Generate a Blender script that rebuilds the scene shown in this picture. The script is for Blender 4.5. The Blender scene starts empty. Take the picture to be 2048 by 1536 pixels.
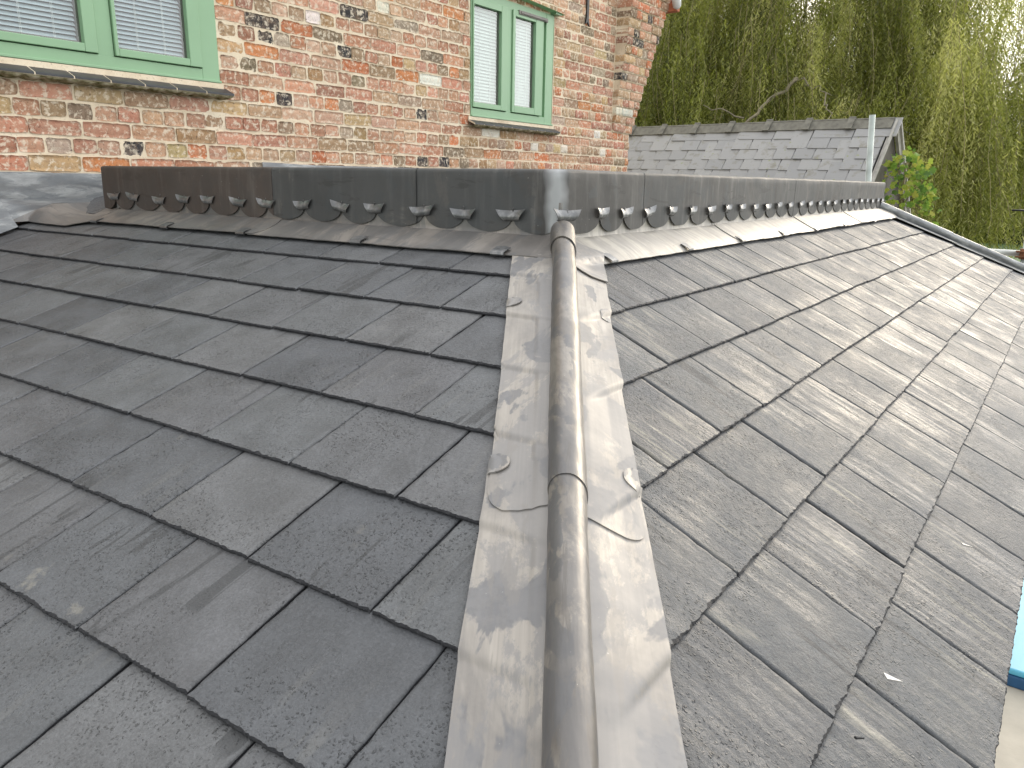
import bpy, math, random
import numpy as np
from mathutils import Vector, Matrix, noise
R = math.radians
random.seed(7); rng = np.random.default_rng(7)
scene = bpy.context.scene
col = scene.collection

# ------------------------------------------------------------------ camera
cam_d = bpy.data.cameras.new('camera'); cam = bpy.data.objects.new('camera', cam_d); col.objects.link(cam)
CAM = np.array([-1.81813, -1.15069, .15591]); YAW, PIT, ROL, F = .6234, .2596, .0168, 1530.52
cf = np.array([math.cos(YAW)*math.cos(PIT), math.sin(YAW)*math.cos(PIT), -math.sin(PIT)])
r0 = np.array([math.sin(YAW), -math.cos(YAW), 0.]); u0 = np.cross(r0, cf)
cr = math.cos(ROL)*r0 + math.sin(ROL)*u0; cu = -math.sin(ROL)*r0 + math.cos(ROL)*u0
M = Matrix.Identity(4)
for i in range(3):
    M[i][0] = cr[i]; M[i][1] = cu[i]; M[i][2] = -cf[i]; M[i][3] = CAM[i]
cam.matrix_world = M
cam_d.sensor_width = 36; cam_d.lens = F/2048*36; cam_d.clip_start = .02; cam_d.clip_end = 600
scene.camera = cam
def project(P):
    d = np.asarray(P, float)-CAM; z = d@cf
    return 1024+F*(d@cr)/z, 768-F*(d@cu)/z, z

# ------------------------------------------------------------------ light
SUN_AZ, SUN_EL = .5, 15.0
world = bpy.data.worlds.new('World'); scene.world = world; world.use_nodes = True
wn, wl = world.node_tree.nodes, world.node_tree.links; wn.clear()
wo = wn.new('ShaderNodeOutputWorld'); wb = wn.new('ShaderNodeBackground'); wb.inputs[1].default_value = .12
sky = wn.new('ShaderNodeTexSky'); sky.sky_type = 'NISHITA'; sky.sun_disc = False
sky.sun_elevation = R(SUN_EL); sky.sun_rotation = R(90-SUN_AZ); sky.air_density = 1.0; sky.dust_density = 2.0
tc = wn.new('ShaderNodeTexCoord'); mp = wn.new('ShaderNodeMapping'); mp.inputs['Scale'].default_value = (1, 1, 2.6)
nz = wn.new('ShaderNodeTexNoise'); nz.inputs['Scale'].default_value = 1.7; nz.inputs['Detail'].default_value = 7; nz.inputs['Roughness'].default_value = .6
cr1 = wn.new('ShaderNodeValToRGB'); cr1.color_ramp.elements[0].position = .36; cr1.color_ramp.elements[0].color = (.45,)*3+(1,)
cr1.color_ramp.elements[1].position = .6; cr1.color_ramp.elements[1].color = (.97,)*3+(1,)
nz2 = wn.new('ShaderNodeTexNoise'); nz2.inputs['Scale'].default_value = 3.1; nz2.inputs['Detail'].default_value = 5
cr2 = wn.new('ShaderNodeValToRGB'); cr2.color_ramp.elements[0].color = (9.0, 9.2, 9.6, 1); cr2.color_ramp.elements[1].color = (15.5, 15.2, 14.6, 1)
mx = wn.new('ShaderNodeMix'); mx.data_type = 'RGBA'
wl.new(tc.outputs['Generated'], mp.inputs[0]); wl.new(mp.outputs[0], nz.inputs['Vector']); wl.new(mp.outputs[0], nz2.inputs['Vector'])
wl.new(nz.outputs[0], cr1.inputs[0]); wl.new(nz2.outputs[0], cr2.inputs[0])
wl.new(cr1.outputs[0], mx.inputs[0]); wl.new(sky.outputs[0], mx.inputs[6]); wl.new(cr2.outputs[0], mx.inputs[7])
sdv = (math.cos(R(SUN_AZ))*math.cos(R(SUN_EL)), math.sin(R(SUN_AZ))*math.cos(R(SUN_EL)), math.sin(R(SUN_EL)))
dt = wn.new('ShaderNodeVectorMath'); dt.operation = 'DOT_PRODUCT'; nm_ = wn.new('ShaderNodeVectorMath'); nm_.operation = 'NORMALIZE'
wl.new(tc.outputs['Generated'], nm_.inputs[0]); wl.new(nm_.outputs[0], dt.inputs[0]); dt.inputs[1].default_value = sdv
mr = wn.new('ShaderNodeMapRange'); mr.inputs[1].default_value = -1; mr.inputs[2].default_value = 1; mr.inputs[3].default_value = .0; mr.inputs[4].default_value = 1; wl.new(dt.outputs['Value'], mr.inputs[0])
pw = wn.new('ShaderNodeMath'); pw.operation = 'POWER'; pw.inputs[1].default_value = 3.; wl.new(mr.outputs[0], pw.inputs[0])
ma = wn.new('ShaderNodeMath'); ma.operation = 'MULTIPLY_ADD'; ma.inputs[1].default_value = .90; ma.inputs[2].default_value = .68; wl.new(pw.outputs[0], ma.inputs[0])
vm2 = wn.new('ShaderNodeVectorMath'); vm2.operation = 'SCALE'; wl.new(mx.outputs[2], vm2.inputs[0]); wl.new(ma.outputs[0], vm2.inputs['Scale'])
wl.new(vm2.outputs[0], wb.inputs[0]); wl.new(wb.outputs[0], wo.inputs[0])
sd = bpy.data.lights.new('sun', 'SUN'); sd.energy = .9; sd.angle = R(13); sd.color = (1, .87, .68)
so = bpy.data.objects.new('sun', sd); col.objects.link(so)
sv = Vector((math.cos(R(SUN_AZ))*math.cos(R(SUN_EL)), math.sin(R(SUN_AZ))*math.cos(R(SUN_EL)), math.sin(R(SUN_EL))))
so.rotation_euler = sv.to_track_quat('Z', 'Y').to_euler(); so.location = (20, 0, 12)
scene.view_settings.view_transform = 'Standard'; scene.view_settings.look = 'None'
scene.view_settings.exposure = .92; scene.view_settings.gamma = 1; scene.view_settings.use_curve_mapping = False

# ------------------------------------------------------------------ object helpers
def thing(name, label, cat, loc=(0, 0, 0), group=None):
    o = bpy.data.objects.new(name, None); col.objects.link(o); o.location = loc; o.empty_display_size = .1
    o['label'] = label; o['category'] = cat
    if group: o['group'] = group
    return o
def tag(o, label, cat, group=None):
    o['label'] = label; o['category'] = cat
    if group: o['group'] = group
    return o
def link(name, me, parent=None, M_=None, mat=None):
    o = bpy.data.objects.new(name, me); col.objects.link(o)
    if mat is not None and not me.materials: me.materials.append(mat)
    if parent is not None:
        o.parent = parent
        q = parent
        loc = Vector((0, 0, 0))
        while q is not None: loc += q.location; q = q.parent
        base = Matrix.Translation(-loc)
        o.matrix_local = base @ (M_ if M_ is not None else Matrix.Identity(4))
    elif M_ is not None: o.matrix_world = M_
    return o
def mesh(name, V, Fc, mat=None, smooth=False, uv=None):
    me = bpy.data.meshes.new(name); me.from_pydata([tuple(map(float, v)) for v in V], [], [tuple(f) for f in Fc])
    if mat: me.materials.append(mat)
    if uv is not None:
        l = me.uv_layers.new(name='UVMap'); vi = np.zeros(len(me.loops), int); me.loops.foreach_get('vertex_index', vi)
        l.data.foreach_set('uv', np.asarray(uv, float)[vi].ravel())
    if smooth: me.polygons.foreach_set('use_smooth', [True]*len(me.polygons))
    me.update(); return me
class MB:
    def __init__(s): s.V = []; s.F = []
    def box(s, x0, x1, y0, y1, z0, z1, Mx=None):
        k = len(s.V); P = [(x, y, z) for x in (x0, x1) for y in (y0, y1) for z in (z0, z1)]
        if Mx is not None: P = [tuple(Mx @ Vector(p)) for p in P]
        s.V += P; s.F += [tuple(k+i for i in f) for f in ((0, 1, 3, 2), (4, 6, 7, 5), (0, 4, 5, 1), (2, 3, 7, 6), (0, 2, 6, 4), (1, 5, 7, 3))]
        return s
    def tube(s, pts, rad, n=10, cap=True):
        pts = [Vector(p) for p in pts]; k = len(s.V)
        if not hasattr(rad, '__len__'): rad = [rad]*len(pts)
        for i, p in enumerate(pts):
            t = (pts[min(i+1, len(pts)-1)]-pts[max(i-1, 0)]).normalized()
            a = t.cross(Vector((0, 0, 1)) if abs(t.z) < .95 else Vector((1, 0, 0))).normalized(); b = t.cross(a)
            for j in range(n):
                w = 2*math.pi*j/n; s.V.append(tuple(p+(a*math.cos(w)+b*math.sin(w))*rad[i]))
        for i in range(len(pts)-1):
            for j in range(n): s.F.append((k+i*n+j, k+i*n+(j+1) % n, k+(i+1)*n+(j+1) % n, k+(i+1)*n+j))
        if cap:
            s.F.append(tuple(k+j for j in range(n))[::-1]); s.F.append(tuple(k+(len(pts)-1)*n+j for j in range(n)))
        return s
    def poly(s, V, Fc):
        k = len(s.V); s.V += [tuple(v) for v in V]; s.F += [tuple(k+i for i in f) for f in Fc]; return s
    def build(s, name, mat, parent=None, smooth=False, bevel=0, kind=None):
        o = link(name, mesh(name, s.V, s.F, mat, smooth), parent)
        if bevel:
            m = o.modifiers.new('bevel', 'BEVEL'); m.width = bevel; m.segments = 2; m.limit_method = 'ANGLE'
        if kind: o['kind'] = kind
        return o
def sheet(name, P, uv, mat, parent, thick=.0028, off=1):
    """grid sheet of lead P[i][j]; solid thickness below the face"""
    ni, nj = len(P), len(P[0]); V = [p for row in P for p in row]; U = [q for row in uv for q in row]
    Fc = [(i*nj+j, (i+1)*nj+j, (i+1)*nj+j+1, i*nj+j+1) for i in range(ni-1) for j in range(nj-1)]
    o = link(name, mesh(name, V, Fc, mat, True, U), parent)
    m = o.modifiers.new('solid', 'SOLIDIFY'); m.thickness = thick; m.offset = off
    m = o.modifiers.new('crisp_edges', 'EDGE_SPLIT'); m.split_angle = R(42)
    return o
def fn(x, y, z=0., s=1.): return noise.noise(Vector((x*s, y*s, z*s)))

# ------------------------------------------------------------------ material helpers
class Mat:
    def __init__(s, name):
        s.m = bpy.data.materials.new(name); s.m.use_nodes = True; s.n = s.m.node_tree.nodes; s.l = s.m.node_tree.links
        s.p = s.n['Principled BSDF']; s.t = s.n.new('ShaderNodeTexCoord')
    def new(s, t, **k):
        n = s.n.new(t)
        for a, v in k.items(): setattr(n, a, v)
        return n
    def val(s, inp, v):
        if hasattr(v, 'is_linked') or isinstance(v, bpy.types.NodeSocket): s.l.new(v, inp)
        else: inp.default_value = v
    def map(s, src='Object', scale=(1, 1, 1), rnd=False, rot=(0, 0, 0)):
        m = s.new('ShaderNodeMapping'); m.inputs['Scale'].default_value = scale; m.inputs['Rotation'].default_value = rot
        v = s.t.outputs[src]
        if rnd:
            oi = s.new('ShaderNodeObjectInfo'); c = s.new('ShaderNodeVectorMath', operation='SCALE'); c.inputs[0].default_value = (37, 91, 53)
            s.l.new(oi.outputs['Random'], c.inputs['Scale']); a = s.new('ShaderNodeVectorMath', operation='ADD')
            s.l.new(v, a.inputs[0]); s.l.new(c.outputs[0], a.inputs[1]); v = a.outputs[0]
        s.l.new(v, m.inputs[0]); return m.outputs[0]
    def noise(s, v, scale, detail=4, rough=.55, dist=0):
        n = s.new('ShaderNodeTexNoise'); n.inputs['Scale'].default_value = scale; n.inputs['Detail'].default_value = detail
        n.inputs['Roughness'].default_value = rough; n.inputs['Distortion'].default_value = dist; s.l.new(v, n.inputs['Vector']); return n.outputs[0]
    def voro(s, v, scale, feature='F1'):
        n = s.new('ShaderNodeTexVoronoi'); n.feature = feature; n.inputs['Scale'].default_value = scale; s.l.new(v, n.inputs['Vector']); return n.outputs['Distance']
    def ramp(s, v, *st, const=False):
        r = s.new('ShaderNodeValToRGB'); e = r.color_ramp.elements
        if const: r.color_ramp.interpolation = 'CONSTANT'
        while len(e) < len(st): e.new(.5)
        for i, (p, c) in enumerate(st):
            e[i].position = p; e[i].color = (c, c, c, 1) if not hasattr(c, '__len__') else tuple(c)+(1,)
        s.l.new(v, r.inputs[0]); return r.outputs[0]
    def mix(s, f, a, b, mode='MIX'):
        m = s.new('ShaderNodeMix', data_type='RGBA', blend_type=mode)
        for i, v in ((0, f), (6, a), (7, b)):
            if isinstance(v, bpy.types.NodeSocket): s.l.new(v, m.inputs[i])
            elif i == 0: m.inputs[0].default_value = v
            else: m.inputs[i].default_value = tuple(v)+(1,) if hasattr(v, '__len__') else (v, v, v, 1)
        return m.outputs[2]
    def math(s, op, a, b=0.):
        m = s.new('ShaderNodeMath', operation=op)
        for i, v in ((0, a), (1, b)): s.val(m.inputs[i], v)
        return m.outputs[0]
    def bump(s, h, strength=.5, dist=.002, prev=None):
        b = s.new('ShaderNodeBump'); b.inputs['Strength'].default_value = strength; b.inputs['Distance'].default_value = dist
        s.l.new(h, b.inputs['Height'])
        if prev is not None: s.l.new(prev, b.inputs['Normal'])
        return b.outputs[0]
    def out(s, color=None, rough=None, metal=None, normal=None, spec=None):
        for k, v in (('Base Color', color), ('Roughness', rough), ('Metallic', metal), ('Normal', normal), ('Specular IOR Level', spec)):
            if v is None: continue
            if isinstance(v, tuple) and len(v) == 3: v = v+(1,)
            s.val(s.p.inputs[k], v)
        return s.m
def simple(name, c, rough=.6, metal=0., ns=8., amp=.25, bump=.2, bd=.002, src='Object'):
    m = Mat(name); v = m.map(src); n = m.noise(v, ns, 5)
    d = tuple(x*(1-amp) for x in c); e = tuple(min(1, x*(1+amp)) for x in c)
    return m.out(m.ramp(n, (.3, d), (.7, e)), rough, metal, m.bump(m.noise(v, ns*8, 4), bump, bd))

# slate: riven, damp, with fine water beads
def slate_mat(name, base, streak, sc_amt, wet=.33):
    m = Mat(name); v = m.map('UV', (1, 1, 1), True)
    vs = m.map('UV', (34, 3.4, 1), True)
    oi = m.new('ShaderNodeObjectInfo')
    blot = m.noise(v, 9, 5, .6)
    c = m.mix(m.ramp(blot, (.35, 0.), (.68, 1.)), tuple(x*.82 for x in base), tuple(x*1.22 for x in base))
    tint = m.ramp(oi.outputs['Random'], (0, (.76, .77, .80)), (.3, (.94, .95, .96)), (.55, (1.06, 1.07, 1.06)), (.8, (1.0, .98, .98)), (1, (1.24, 1.22, 1.18)))
    c = m.mix(1., c, tint, 'MULTIPLY'); c = m.mix(1., c, m.ramp(m.noise(v, 260, 3, .7), (.3, .78), (.7, 1.22)), 'MULTIPLY')
    st = m.noise(vs, 1.6, 6, .62, .4)
    gate = m.noise(m.map('Object', (1, 1, 1)) if False else v, 3.2, 3)
    sf = m.math('MULTIPLY', m.ramp(st, (.52, 0.), (.68, 1.)), m.ramp(gate, (.50, 0.), (.64, sc_amt)))
    c = m.mix(sf, c, streak)
    # rare dry, pale bloom and dark water runs
    bloom = m.math('MULTIPLY', m.ramp(m.noise(v, 14, 6, .65), (.63, 0.), (.70, .35)), m.ramp(m.noise(v, 2.3, 2), (.55, 0.), (.62, 1.)))
    c = m.mix(bloom, c, (.30, .28, .23))
    run = m.math('MULTIPLY', m.ramp(m.noise(m.map('UV', (26, 2.6, 1), True), 1.1, 3, .5, 1.1), (.575, 0.), (.60, .75)), m.ramp(m.noise(v, 3.0, 1), (.56, 0.), (.6, 1.)))
    c = m.mix(run, c, tuple(x*.45 for x in base))
    rough = m.math('ADD', m.math('MULTIPLY', m.noise(v, 60, 3), .22), m.ramp(blot, (.3, wet-.05), (.7, wet+.10)))
    if sc_amt > .5:
        g2 = m.math('MULTIPLY', m.ramp(m.noise(m.map('UV', (52, 2.6, 1), True), 1.2, 6, .65, .3), (.47, 0.), (.56, 1.)), m.ramp(m.noise(v, 4.2, 3), (.45, 0.), (.58, 1.)))
        rough = m.math('SUBTRACT', m.math('ADD', rough, .05), m.math('MULTIPLY', g2, .20))
    h1 = m.noise(v, 95, 6, .7, .3)
    wv = m.new('ShaderNodeVectorMath', operation='SCALE'); wn_ = m.new('ShaderNodeTexNoise'); wn_.inputs['Scale'].default_value = 70; m.l.new(v, wn_.inputs['Vector']); m.l.new(wn_.outputs['Color'], wv.inputs[0]); wv.inputs['Scale'].default_value = .016
    wa = m.new('ShaderNodeVectorMath', operation='ADD'); m.l.new(v, wa.inputs[0]); m.l.new(wv.outputs[0], wa.inputs[1])
    beads = m.ramp(m.voro(wa.outputs[0], 185), (.12, 1.), (.40, 0.))
    bg = m.math('MULTIPLY', m.ramp(m.noise(v, 6.5, 3), (.42, 0.), (.6, 1.)), m.ramp(m.noise(v, 90, 2), (.42, 0.), (.55, 1.)))
    n = m.bump(h1, .9, .0042)
    n = m.bump(m.noise(vs, 3.2, 6, .6), .38, .0016, n)
    n = m.bump(m.noise(m.map('UV', (20, 14, 1), True), 1.0, 3), .5, .004, n)
    n = m.bump(m.math('MULTIPLY', beads, bg), .95, .0036, n)
    return m.out(c, rough, 0., n, .55)
SLATE = slate_mat('slate', (.092, .096, .102), (.17, .167, .155), .30, .40)
SLATE_R = slate_mat('slate_streaked', (.062, .066, .072), (.24, .228, .19), .8, .44)
SLATE_EDGE = simple('slate_broken_edge_shade', (.020, .021, .026), .55, 0, 60, .5, .8, .002, 'Generated')  # broken slate edges, with the shade along them painted in as near-black

def lead_mat(name, dark, light, blue, stretch=(1, 1, 1), patch=5., lo=.42, hi=.56, rough=.42, metal=.35, bluea=.6, line=.25, stain=.0, spec=.5):
    m = Mat(name); v = m.map('UV'); vs = m.map('UV', stretch)
    n1 = m.noise(vs, patch, 6, .6, .6); c = m.mix(m.ramp(n1, (lo, 0.), (hi, 1.)), dark, light)
    n2 = m.noise(m.map('UV', tuple(x*1.13 for x in stretch)), patch*1.7, 5, .55, .4)
    c = m.mix(m.ramp(n2, (.555, 0.), (.58, bluea)), c, blue)
    fine = m.noise(m.map('UV', (3, 130, 1)), 1.0, 4, .6)
    c = m.mix(m.math('MULTIPLY', fine, line), c, tuple(x*.55 for x in dark))
    mot = m.noise(v, 55, 5, .7); c = m.mix(m.ramp(mot, (.35, .22), (.6, 0.)), c, tuple(x*.7 for x in light))
    c = m.mix(m.ramp(m.noise(v, 120, 2), (.73, 0.), (.78, .5)), c, (.62, .60, .56))
    if stain:
        c = m.mix(m.ramp(m.noise(m.map('UV', (22, 2.0, 1)), 1.3, 5, .6), (.52, 0.), (.72, stain)), c, (.36, .35, .33))
    n4 = m.noise(m.map('UV', tuple(x*.8 for x in stretch)), patch*.9, 10, .74, .5); c = m.mix(m.ramp(n4, (.49, 0.), (.52, .62)), c, m.mix(.55, dark, blue)); c = m.mix(m.ramp(m.noise(m.map('UV', (2, 9, 1)), 2.6, 5, .65, .5), (.60, 0.), (.63, .5)), c, tuple(x*.8 for x in dark))
    r = m.math('ADD', m.math('MULTIPLY', n2, .22), rough-.11)
    n = m.bump(m.noise(v, 14, 3), .35, .004); n = m.bump(fine, .12, .0006, n); n = m.bump(mot, .12, .0008, n)
    return m.out(c, r, metal, n, spec)
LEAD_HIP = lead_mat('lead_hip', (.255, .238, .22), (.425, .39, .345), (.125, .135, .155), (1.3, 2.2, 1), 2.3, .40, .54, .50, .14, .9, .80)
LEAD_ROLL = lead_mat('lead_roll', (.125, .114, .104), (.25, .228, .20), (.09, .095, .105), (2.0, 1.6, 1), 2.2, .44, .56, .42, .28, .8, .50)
LEAD_UP = lead_mat('lead_upstand', (.060, .058, .056), (.100, .097, .093), (.075, .083, .088), (1.2, 1.0, 1), 3.0, .4, .6, .58, .05, .5, .1, .22, spec=.22)  # upstand leads: shade of the upright faces put into darker colours
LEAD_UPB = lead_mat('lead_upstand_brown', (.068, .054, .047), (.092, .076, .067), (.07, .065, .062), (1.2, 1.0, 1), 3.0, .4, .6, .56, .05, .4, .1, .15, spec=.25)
LEAD_APL = lead_mat('lead_apron', (.165, .155, .146), (.30, .275, .25), (.12, .13, .14), (2.5, .9, 1), 3.0, .42, .60, .40, .30, .4, .08)
LEAD_APR = lead_mat('lead_apron_sunlit', (.24, .225, .20), (.36, .34, .30), (.19, .185, .18), (5.0, .8, 1), 3.5, .36, .55, .48, .12, .45, .12)  # right apron: paler copy of the lead, sunlight put into the colour
LEAD_CLIP = lead_mat('lead_clip', (.13, .132, .135), (.27, .27, .27), (.12, .13, .14), (3, 3, 1), 9., .4, .6, .34, .55, .3, .1)
LEAD_WALL = lead_mat('lead_wall', (.15, .155, .16), (.33, .34, .34), (.12, .135, .15), (1.2, 5, 1), 4., .42, .62, .42, .35, .5, .1)

LEAD_CORNER_GLINT = lead_mat('lead_corner_glint', (.060, .058, .056), (.100, .097, .093), (.075, .083, .088), (1.2, 1.0, 1), 3.0, .4, .6, .58, .05, .5, .1, .22, spec=.22)
def corner_glint():  # paints a highlight down the upstand corner as a pale, metallic band
    n, l = LEAD_CORNER_GLINT.node_tree.nodes, LEAD_CORNER_GLINT.node_tree.links; p = n['Principled BSDF']; t = n.new('ShaderNodeTexCoord'); sx = n.new('ShaderNodeSeparateXYZ'); l.new(t.outputs['UV'], sx.inputs[0])
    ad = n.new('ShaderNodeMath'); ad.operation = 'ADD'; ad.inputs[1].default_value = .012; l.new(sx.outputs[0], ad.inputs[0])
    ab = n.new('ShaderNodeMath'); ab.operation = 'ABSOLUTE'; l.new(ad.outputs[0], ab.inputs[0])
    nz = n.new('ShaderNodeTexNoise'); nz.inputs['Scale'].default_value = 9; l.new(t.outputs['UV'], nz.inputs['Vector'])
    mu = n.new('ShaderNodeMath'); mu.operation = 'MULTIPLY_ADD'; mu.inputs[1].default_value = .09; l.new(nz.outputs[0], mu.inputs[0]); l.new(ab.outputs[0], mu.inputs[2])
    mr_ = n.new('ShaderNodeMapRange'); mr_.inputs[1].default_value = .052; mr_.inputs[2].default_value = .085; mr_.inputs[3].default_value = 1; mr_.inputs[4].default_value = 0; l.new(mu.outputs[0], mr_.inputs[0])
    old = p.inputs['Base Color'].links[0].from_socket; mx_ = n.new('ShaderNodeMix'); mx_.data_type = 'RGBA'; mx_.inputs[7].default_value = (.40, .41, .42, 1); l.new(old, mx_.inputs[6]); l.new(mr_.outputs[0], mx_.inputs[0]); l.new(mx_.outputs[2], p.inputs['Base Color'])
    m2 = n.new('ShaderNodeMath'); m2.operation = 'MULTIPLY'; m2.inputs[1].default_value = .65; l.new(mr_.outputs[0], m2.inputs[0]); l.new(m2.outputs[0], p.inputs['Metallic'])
corner_glint()
# ------------------------------------------------------------------ roof frames
TL, TR, PH = .3201, .4656, .0382
A = np.array([math.cos(PH), math.sin(PH), 0.]); B = np.array([-math.sin(PH), math.cos(PH), 0.]); X_ = np.array([1., 0, 0]); Y_ = np.array([0, 1., 0]); Z_ = np.array([0, 0, 1.])
DL = -A*math.cos(TL)-Z_*math.sin(TL); NL = np.array([-.31465*math.cos(PH), -.31465*math.sin(PH), math.cos(TL)]); NL = np.cross(DL, -B); NL = NL if NL[2] > 0 else -NL
DR = np.array([0, -math.cos(TR), -math.sin(TR)]); NR = np.cross(X_, DR); NR = NR if NR[2] > 0 else -NR
HIP = np.cross(NL, NR); HIP = HIP if HIP[2] < 0 else -HIP; HIP /= np.linalg.norm(HIP)
SL0, GL, WL, UL = .0403, .2054, .2549, .2112
SR0, GR, WR, UR = .1206, .2000, .2500, -.6419
HU_L = (HIP@B)/(HIP@DL); HU_R = (HIP@X_)/(HIP@DR)            # u of the hip per metre down the slope
def PL(u, s, h=0.): return B*u + DL*s + NL*h
def PR(u, s, h=0.): return X_*u + DR*s + NR*h
YW = 2.70; LL, LR = 2.27, 4.23

# ------------------------------------------------------------------ ground, lawn
GZ = -2.85
lawn_m = simple('grass_ground', (.045, .085, .022), .95, 0, 3., .4, .8, .03)
g = MB(); g.poly([(-60, -80, GZ), (250, -80, GZ), (250, 90, GZ), (-60, 90, GZ)], [(0, 1, 2, 3)]); o = g.build('lawn', lawn_m); o['kind'] = 'structure'
pat_m = simple('patio_concrete', (.46, .43, .37), .9, 0, 5., .12, .4, .003)
g = MB(); g.box(-8, 9.0, -9, 9, GZ-.05, GZ+.04); o = g.build('patio', pat_m); o['kind'] = 'structure'

# ------------------------------------------------------------------ the slated extension roof
roof = thing('extension_roof', 'new dark grey slate hip roof filling the foreground, with lead hip, upstand and flashings', 'roof')
deck_m = simple('roof_underlay', (.016, .017, .02), .8)
# body: walls and underlay below the slates
SE_L, SE_R = 1.90, 1.325
def cut_hip(side, s0, s1): pass
e = .047
V = [PL(2.66, -.02, -e), PL(HU_L*-.02, -.02, -e), PL(HU_L*1.86, 1.86, -e), PL(2.66, 1.86, -e)]
b = MB(); b.poly(V, [(0, 1, 2, 3)])
fu, fs = 4.17, .93
V = [PR(HU_R*-.02, -.02, -e), PR(fu, -.02, -e), PR(fu+fs*1.29, 1.29, -e), PR(HU_R*1.29, 1.29, -e)]
b.poly(V, [(0, 3, 2, 1)])
hipR = PR(fu+fs*1.29, 1.29, -e); P0 = PR(fu, 0, -e)
b.poly([P0, hipR, hipR+Y_*3.6, P0+Y_*2.4], [(0, 1, 2, 3)])
b.build('underlay', deck_m, roof)
fas_m = simple('white_fascia', (.55, .55, .53), .5)
b = MB(); pe = PR(HU_R*1.29, 1.29, -e); b.box(pe[0]+.05, hipR[0]-.05, pe[1]+.09, pe[1]+.11, pe[2]-.16, pe[2]-.01)
b.build('fascia', fas_m, roof)
bw_m = simple('render_wall', (.45, .40, .33), .9)
b = MB(); b.box(-1.2, 5.0, pe[1]+.16, 2.68, GZ, pe[2]-.12); b.build('wall', bw_m, roof)

def slate_variant(i, w=.2515, ln=.42, t=.0064):
    """one riven slate: origin mid bottom edge on the top face, x across, y up the slope; chipped dressed edges"""
    rr = random.Random(100+i); nx = 58
    xs = [-w/2+w*k/(nx-1) for k in range(nx)]
    def cx(x, r): return max(-w/2+r, min(w/2-r, x))
    sd = i*13.7
    rows = []
    c1 = [.0012+.0040*max(0, fn(x*60, sd)+.15)+.0035*max(0, fn(x*230, sd+4)+.05)+.006*max(0, fn(x*34, sd+8)-.28) for x in xs]
    rag = [.0018*fn(x*45, sd+3)+.0020*fn(x*210, sd+5) for x in xs]
    ys = [0, .0, None, .012, .026, .042, .058, .075, .092, .11, .128, .146, .165, .185, .205, .25, ln]
    V = []; UVs = []; H = len(ys)
    for k, y in enumerate(ys):
        for j, x in enumerate(xs):
            edge = j in (0, nx-1)
            xx = x
            if k == 0: yy, z = rag[j]+.0005, -t
            elif k == 1: yy, z = rag[j], -.0028-.0012*fn(x*120, sd)
            elif k == 2: yy, z = c1[j]+rag[j], 0.0003*fn(x*30, sd, 1)
            else: yy, z = y, .0010*fn(x*9, y*7, sd)+.0004*fn(x*40, y*30, sd)
            sg = -1 if x < 0 else 1
            sidec = .0014+.0036*max(0, fn(yy*55, sd+9*sg)+.2)+.0026*max(0, fn(yy*130, sd+5*sg))
            if edge and k > 0: z = min(z, 0)-.0036; xx = x-sg*(.0006+.0022*fn(yy*38, sd+2*sg))
            if j in (1, nx-2) and k > 1: xx = sg*(w/2-sidec)
            if edge and k == 0: xx = x-sg*.0006
            V.append((xx, yy, z)); UVs.append((xx+.5, yy))
    Fc = [(k*nx+j, k*nx+j+1, (k+1)*nx+j+1, (k+1)*nx+j) for k in range(H-1) for j in range(nx-1)]
    # side skirts
    k0 = len(V)
    for k in range(H):
        for j in (0, nx-1):
            v = V[k*nx+j]; V.append((v[0], v[1], -t)); UVs.append((v[0]+.5, v[1]))
    for k in range(H-1):
        Fc.append((k*nx, (k+1)*nx, k0+2*(k+1), k0+2*k)); Fc.append(((k+1)*nx+nx-1, k*nx+nx-1, k0+2*k+1, k0+2*(k+1)+1))
    me = mesh('slate', V, Fc, None, True, UVs)
    me.polygons.foreach_set('use_smooth', [(f.center[1] > .012) for f in me.polygons])
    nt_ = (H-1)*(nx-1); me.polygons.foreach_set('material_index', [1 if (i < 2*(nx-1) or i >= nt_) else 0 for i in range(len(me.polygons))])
    return me
import bmesh
VAR = []
for mt in (SLATE, SLATE_R):
    vs_ = []
    for i in range(14):
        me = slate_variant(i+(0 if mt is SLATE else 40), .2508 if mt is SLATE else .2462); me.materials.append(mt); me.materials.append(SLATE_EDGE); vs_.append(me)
    VAR.append(vs_)
def place_slate(side, uc, s, rr, clip=None):
    """slate with its bottom edge centred at (uc, s)"""
    BU, D, N = (B, DL, NL) if side == 0 else (X_, DR, NR)
    g_ = GL if side == 0 else GR
    al = math.asin(.0082/g_)+rr.uniform(-.002, .003)
    x = BU if side == 1 else -BU                    # right hand side when looking up the slope
    y = -D*math.cos(al)-N*math.sin(al); z = np.cross(x, y); z = z if z@N > 0 else -z
    if np.cross(x, y)@N < 0: x = -x
    ro = R(rr.gauss(0, .18)); x, y = x*math.cos(ro)+y*math.sin(ro), y*math.cos(ro)-x*math.sin(ro)
    P = BU*uc+D*s+N*rr.uniform(-.0006, .0012)
    Mx = Matrix([[x[i], y[i], z[i], P[i]] for i in range(3)]+[[0, 0, 0, 1]])
    me = rr.choice(VAR[side])
    if clip:
        me = me.copy(); bm = bmesh.new(); bm.from_mesh(me); Mi = Mx.inverted()
        for co, no in clip:
            co = Mi @ Vector(co); no = Mi.to_3x3() @ Vector(no)
            r_ = bmesh.ops.bisect_plane(bm, geom=bm.verts[:]+bm.edges[:]+bm.faces[:], plane_co=co, plane_no=no, clear_outer=True)
        if len(bm.faces) < 8: bm.free(); return
        bm.to_mesh(me); bm.free()
    link('slate', me, roof, Mx)
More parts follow.
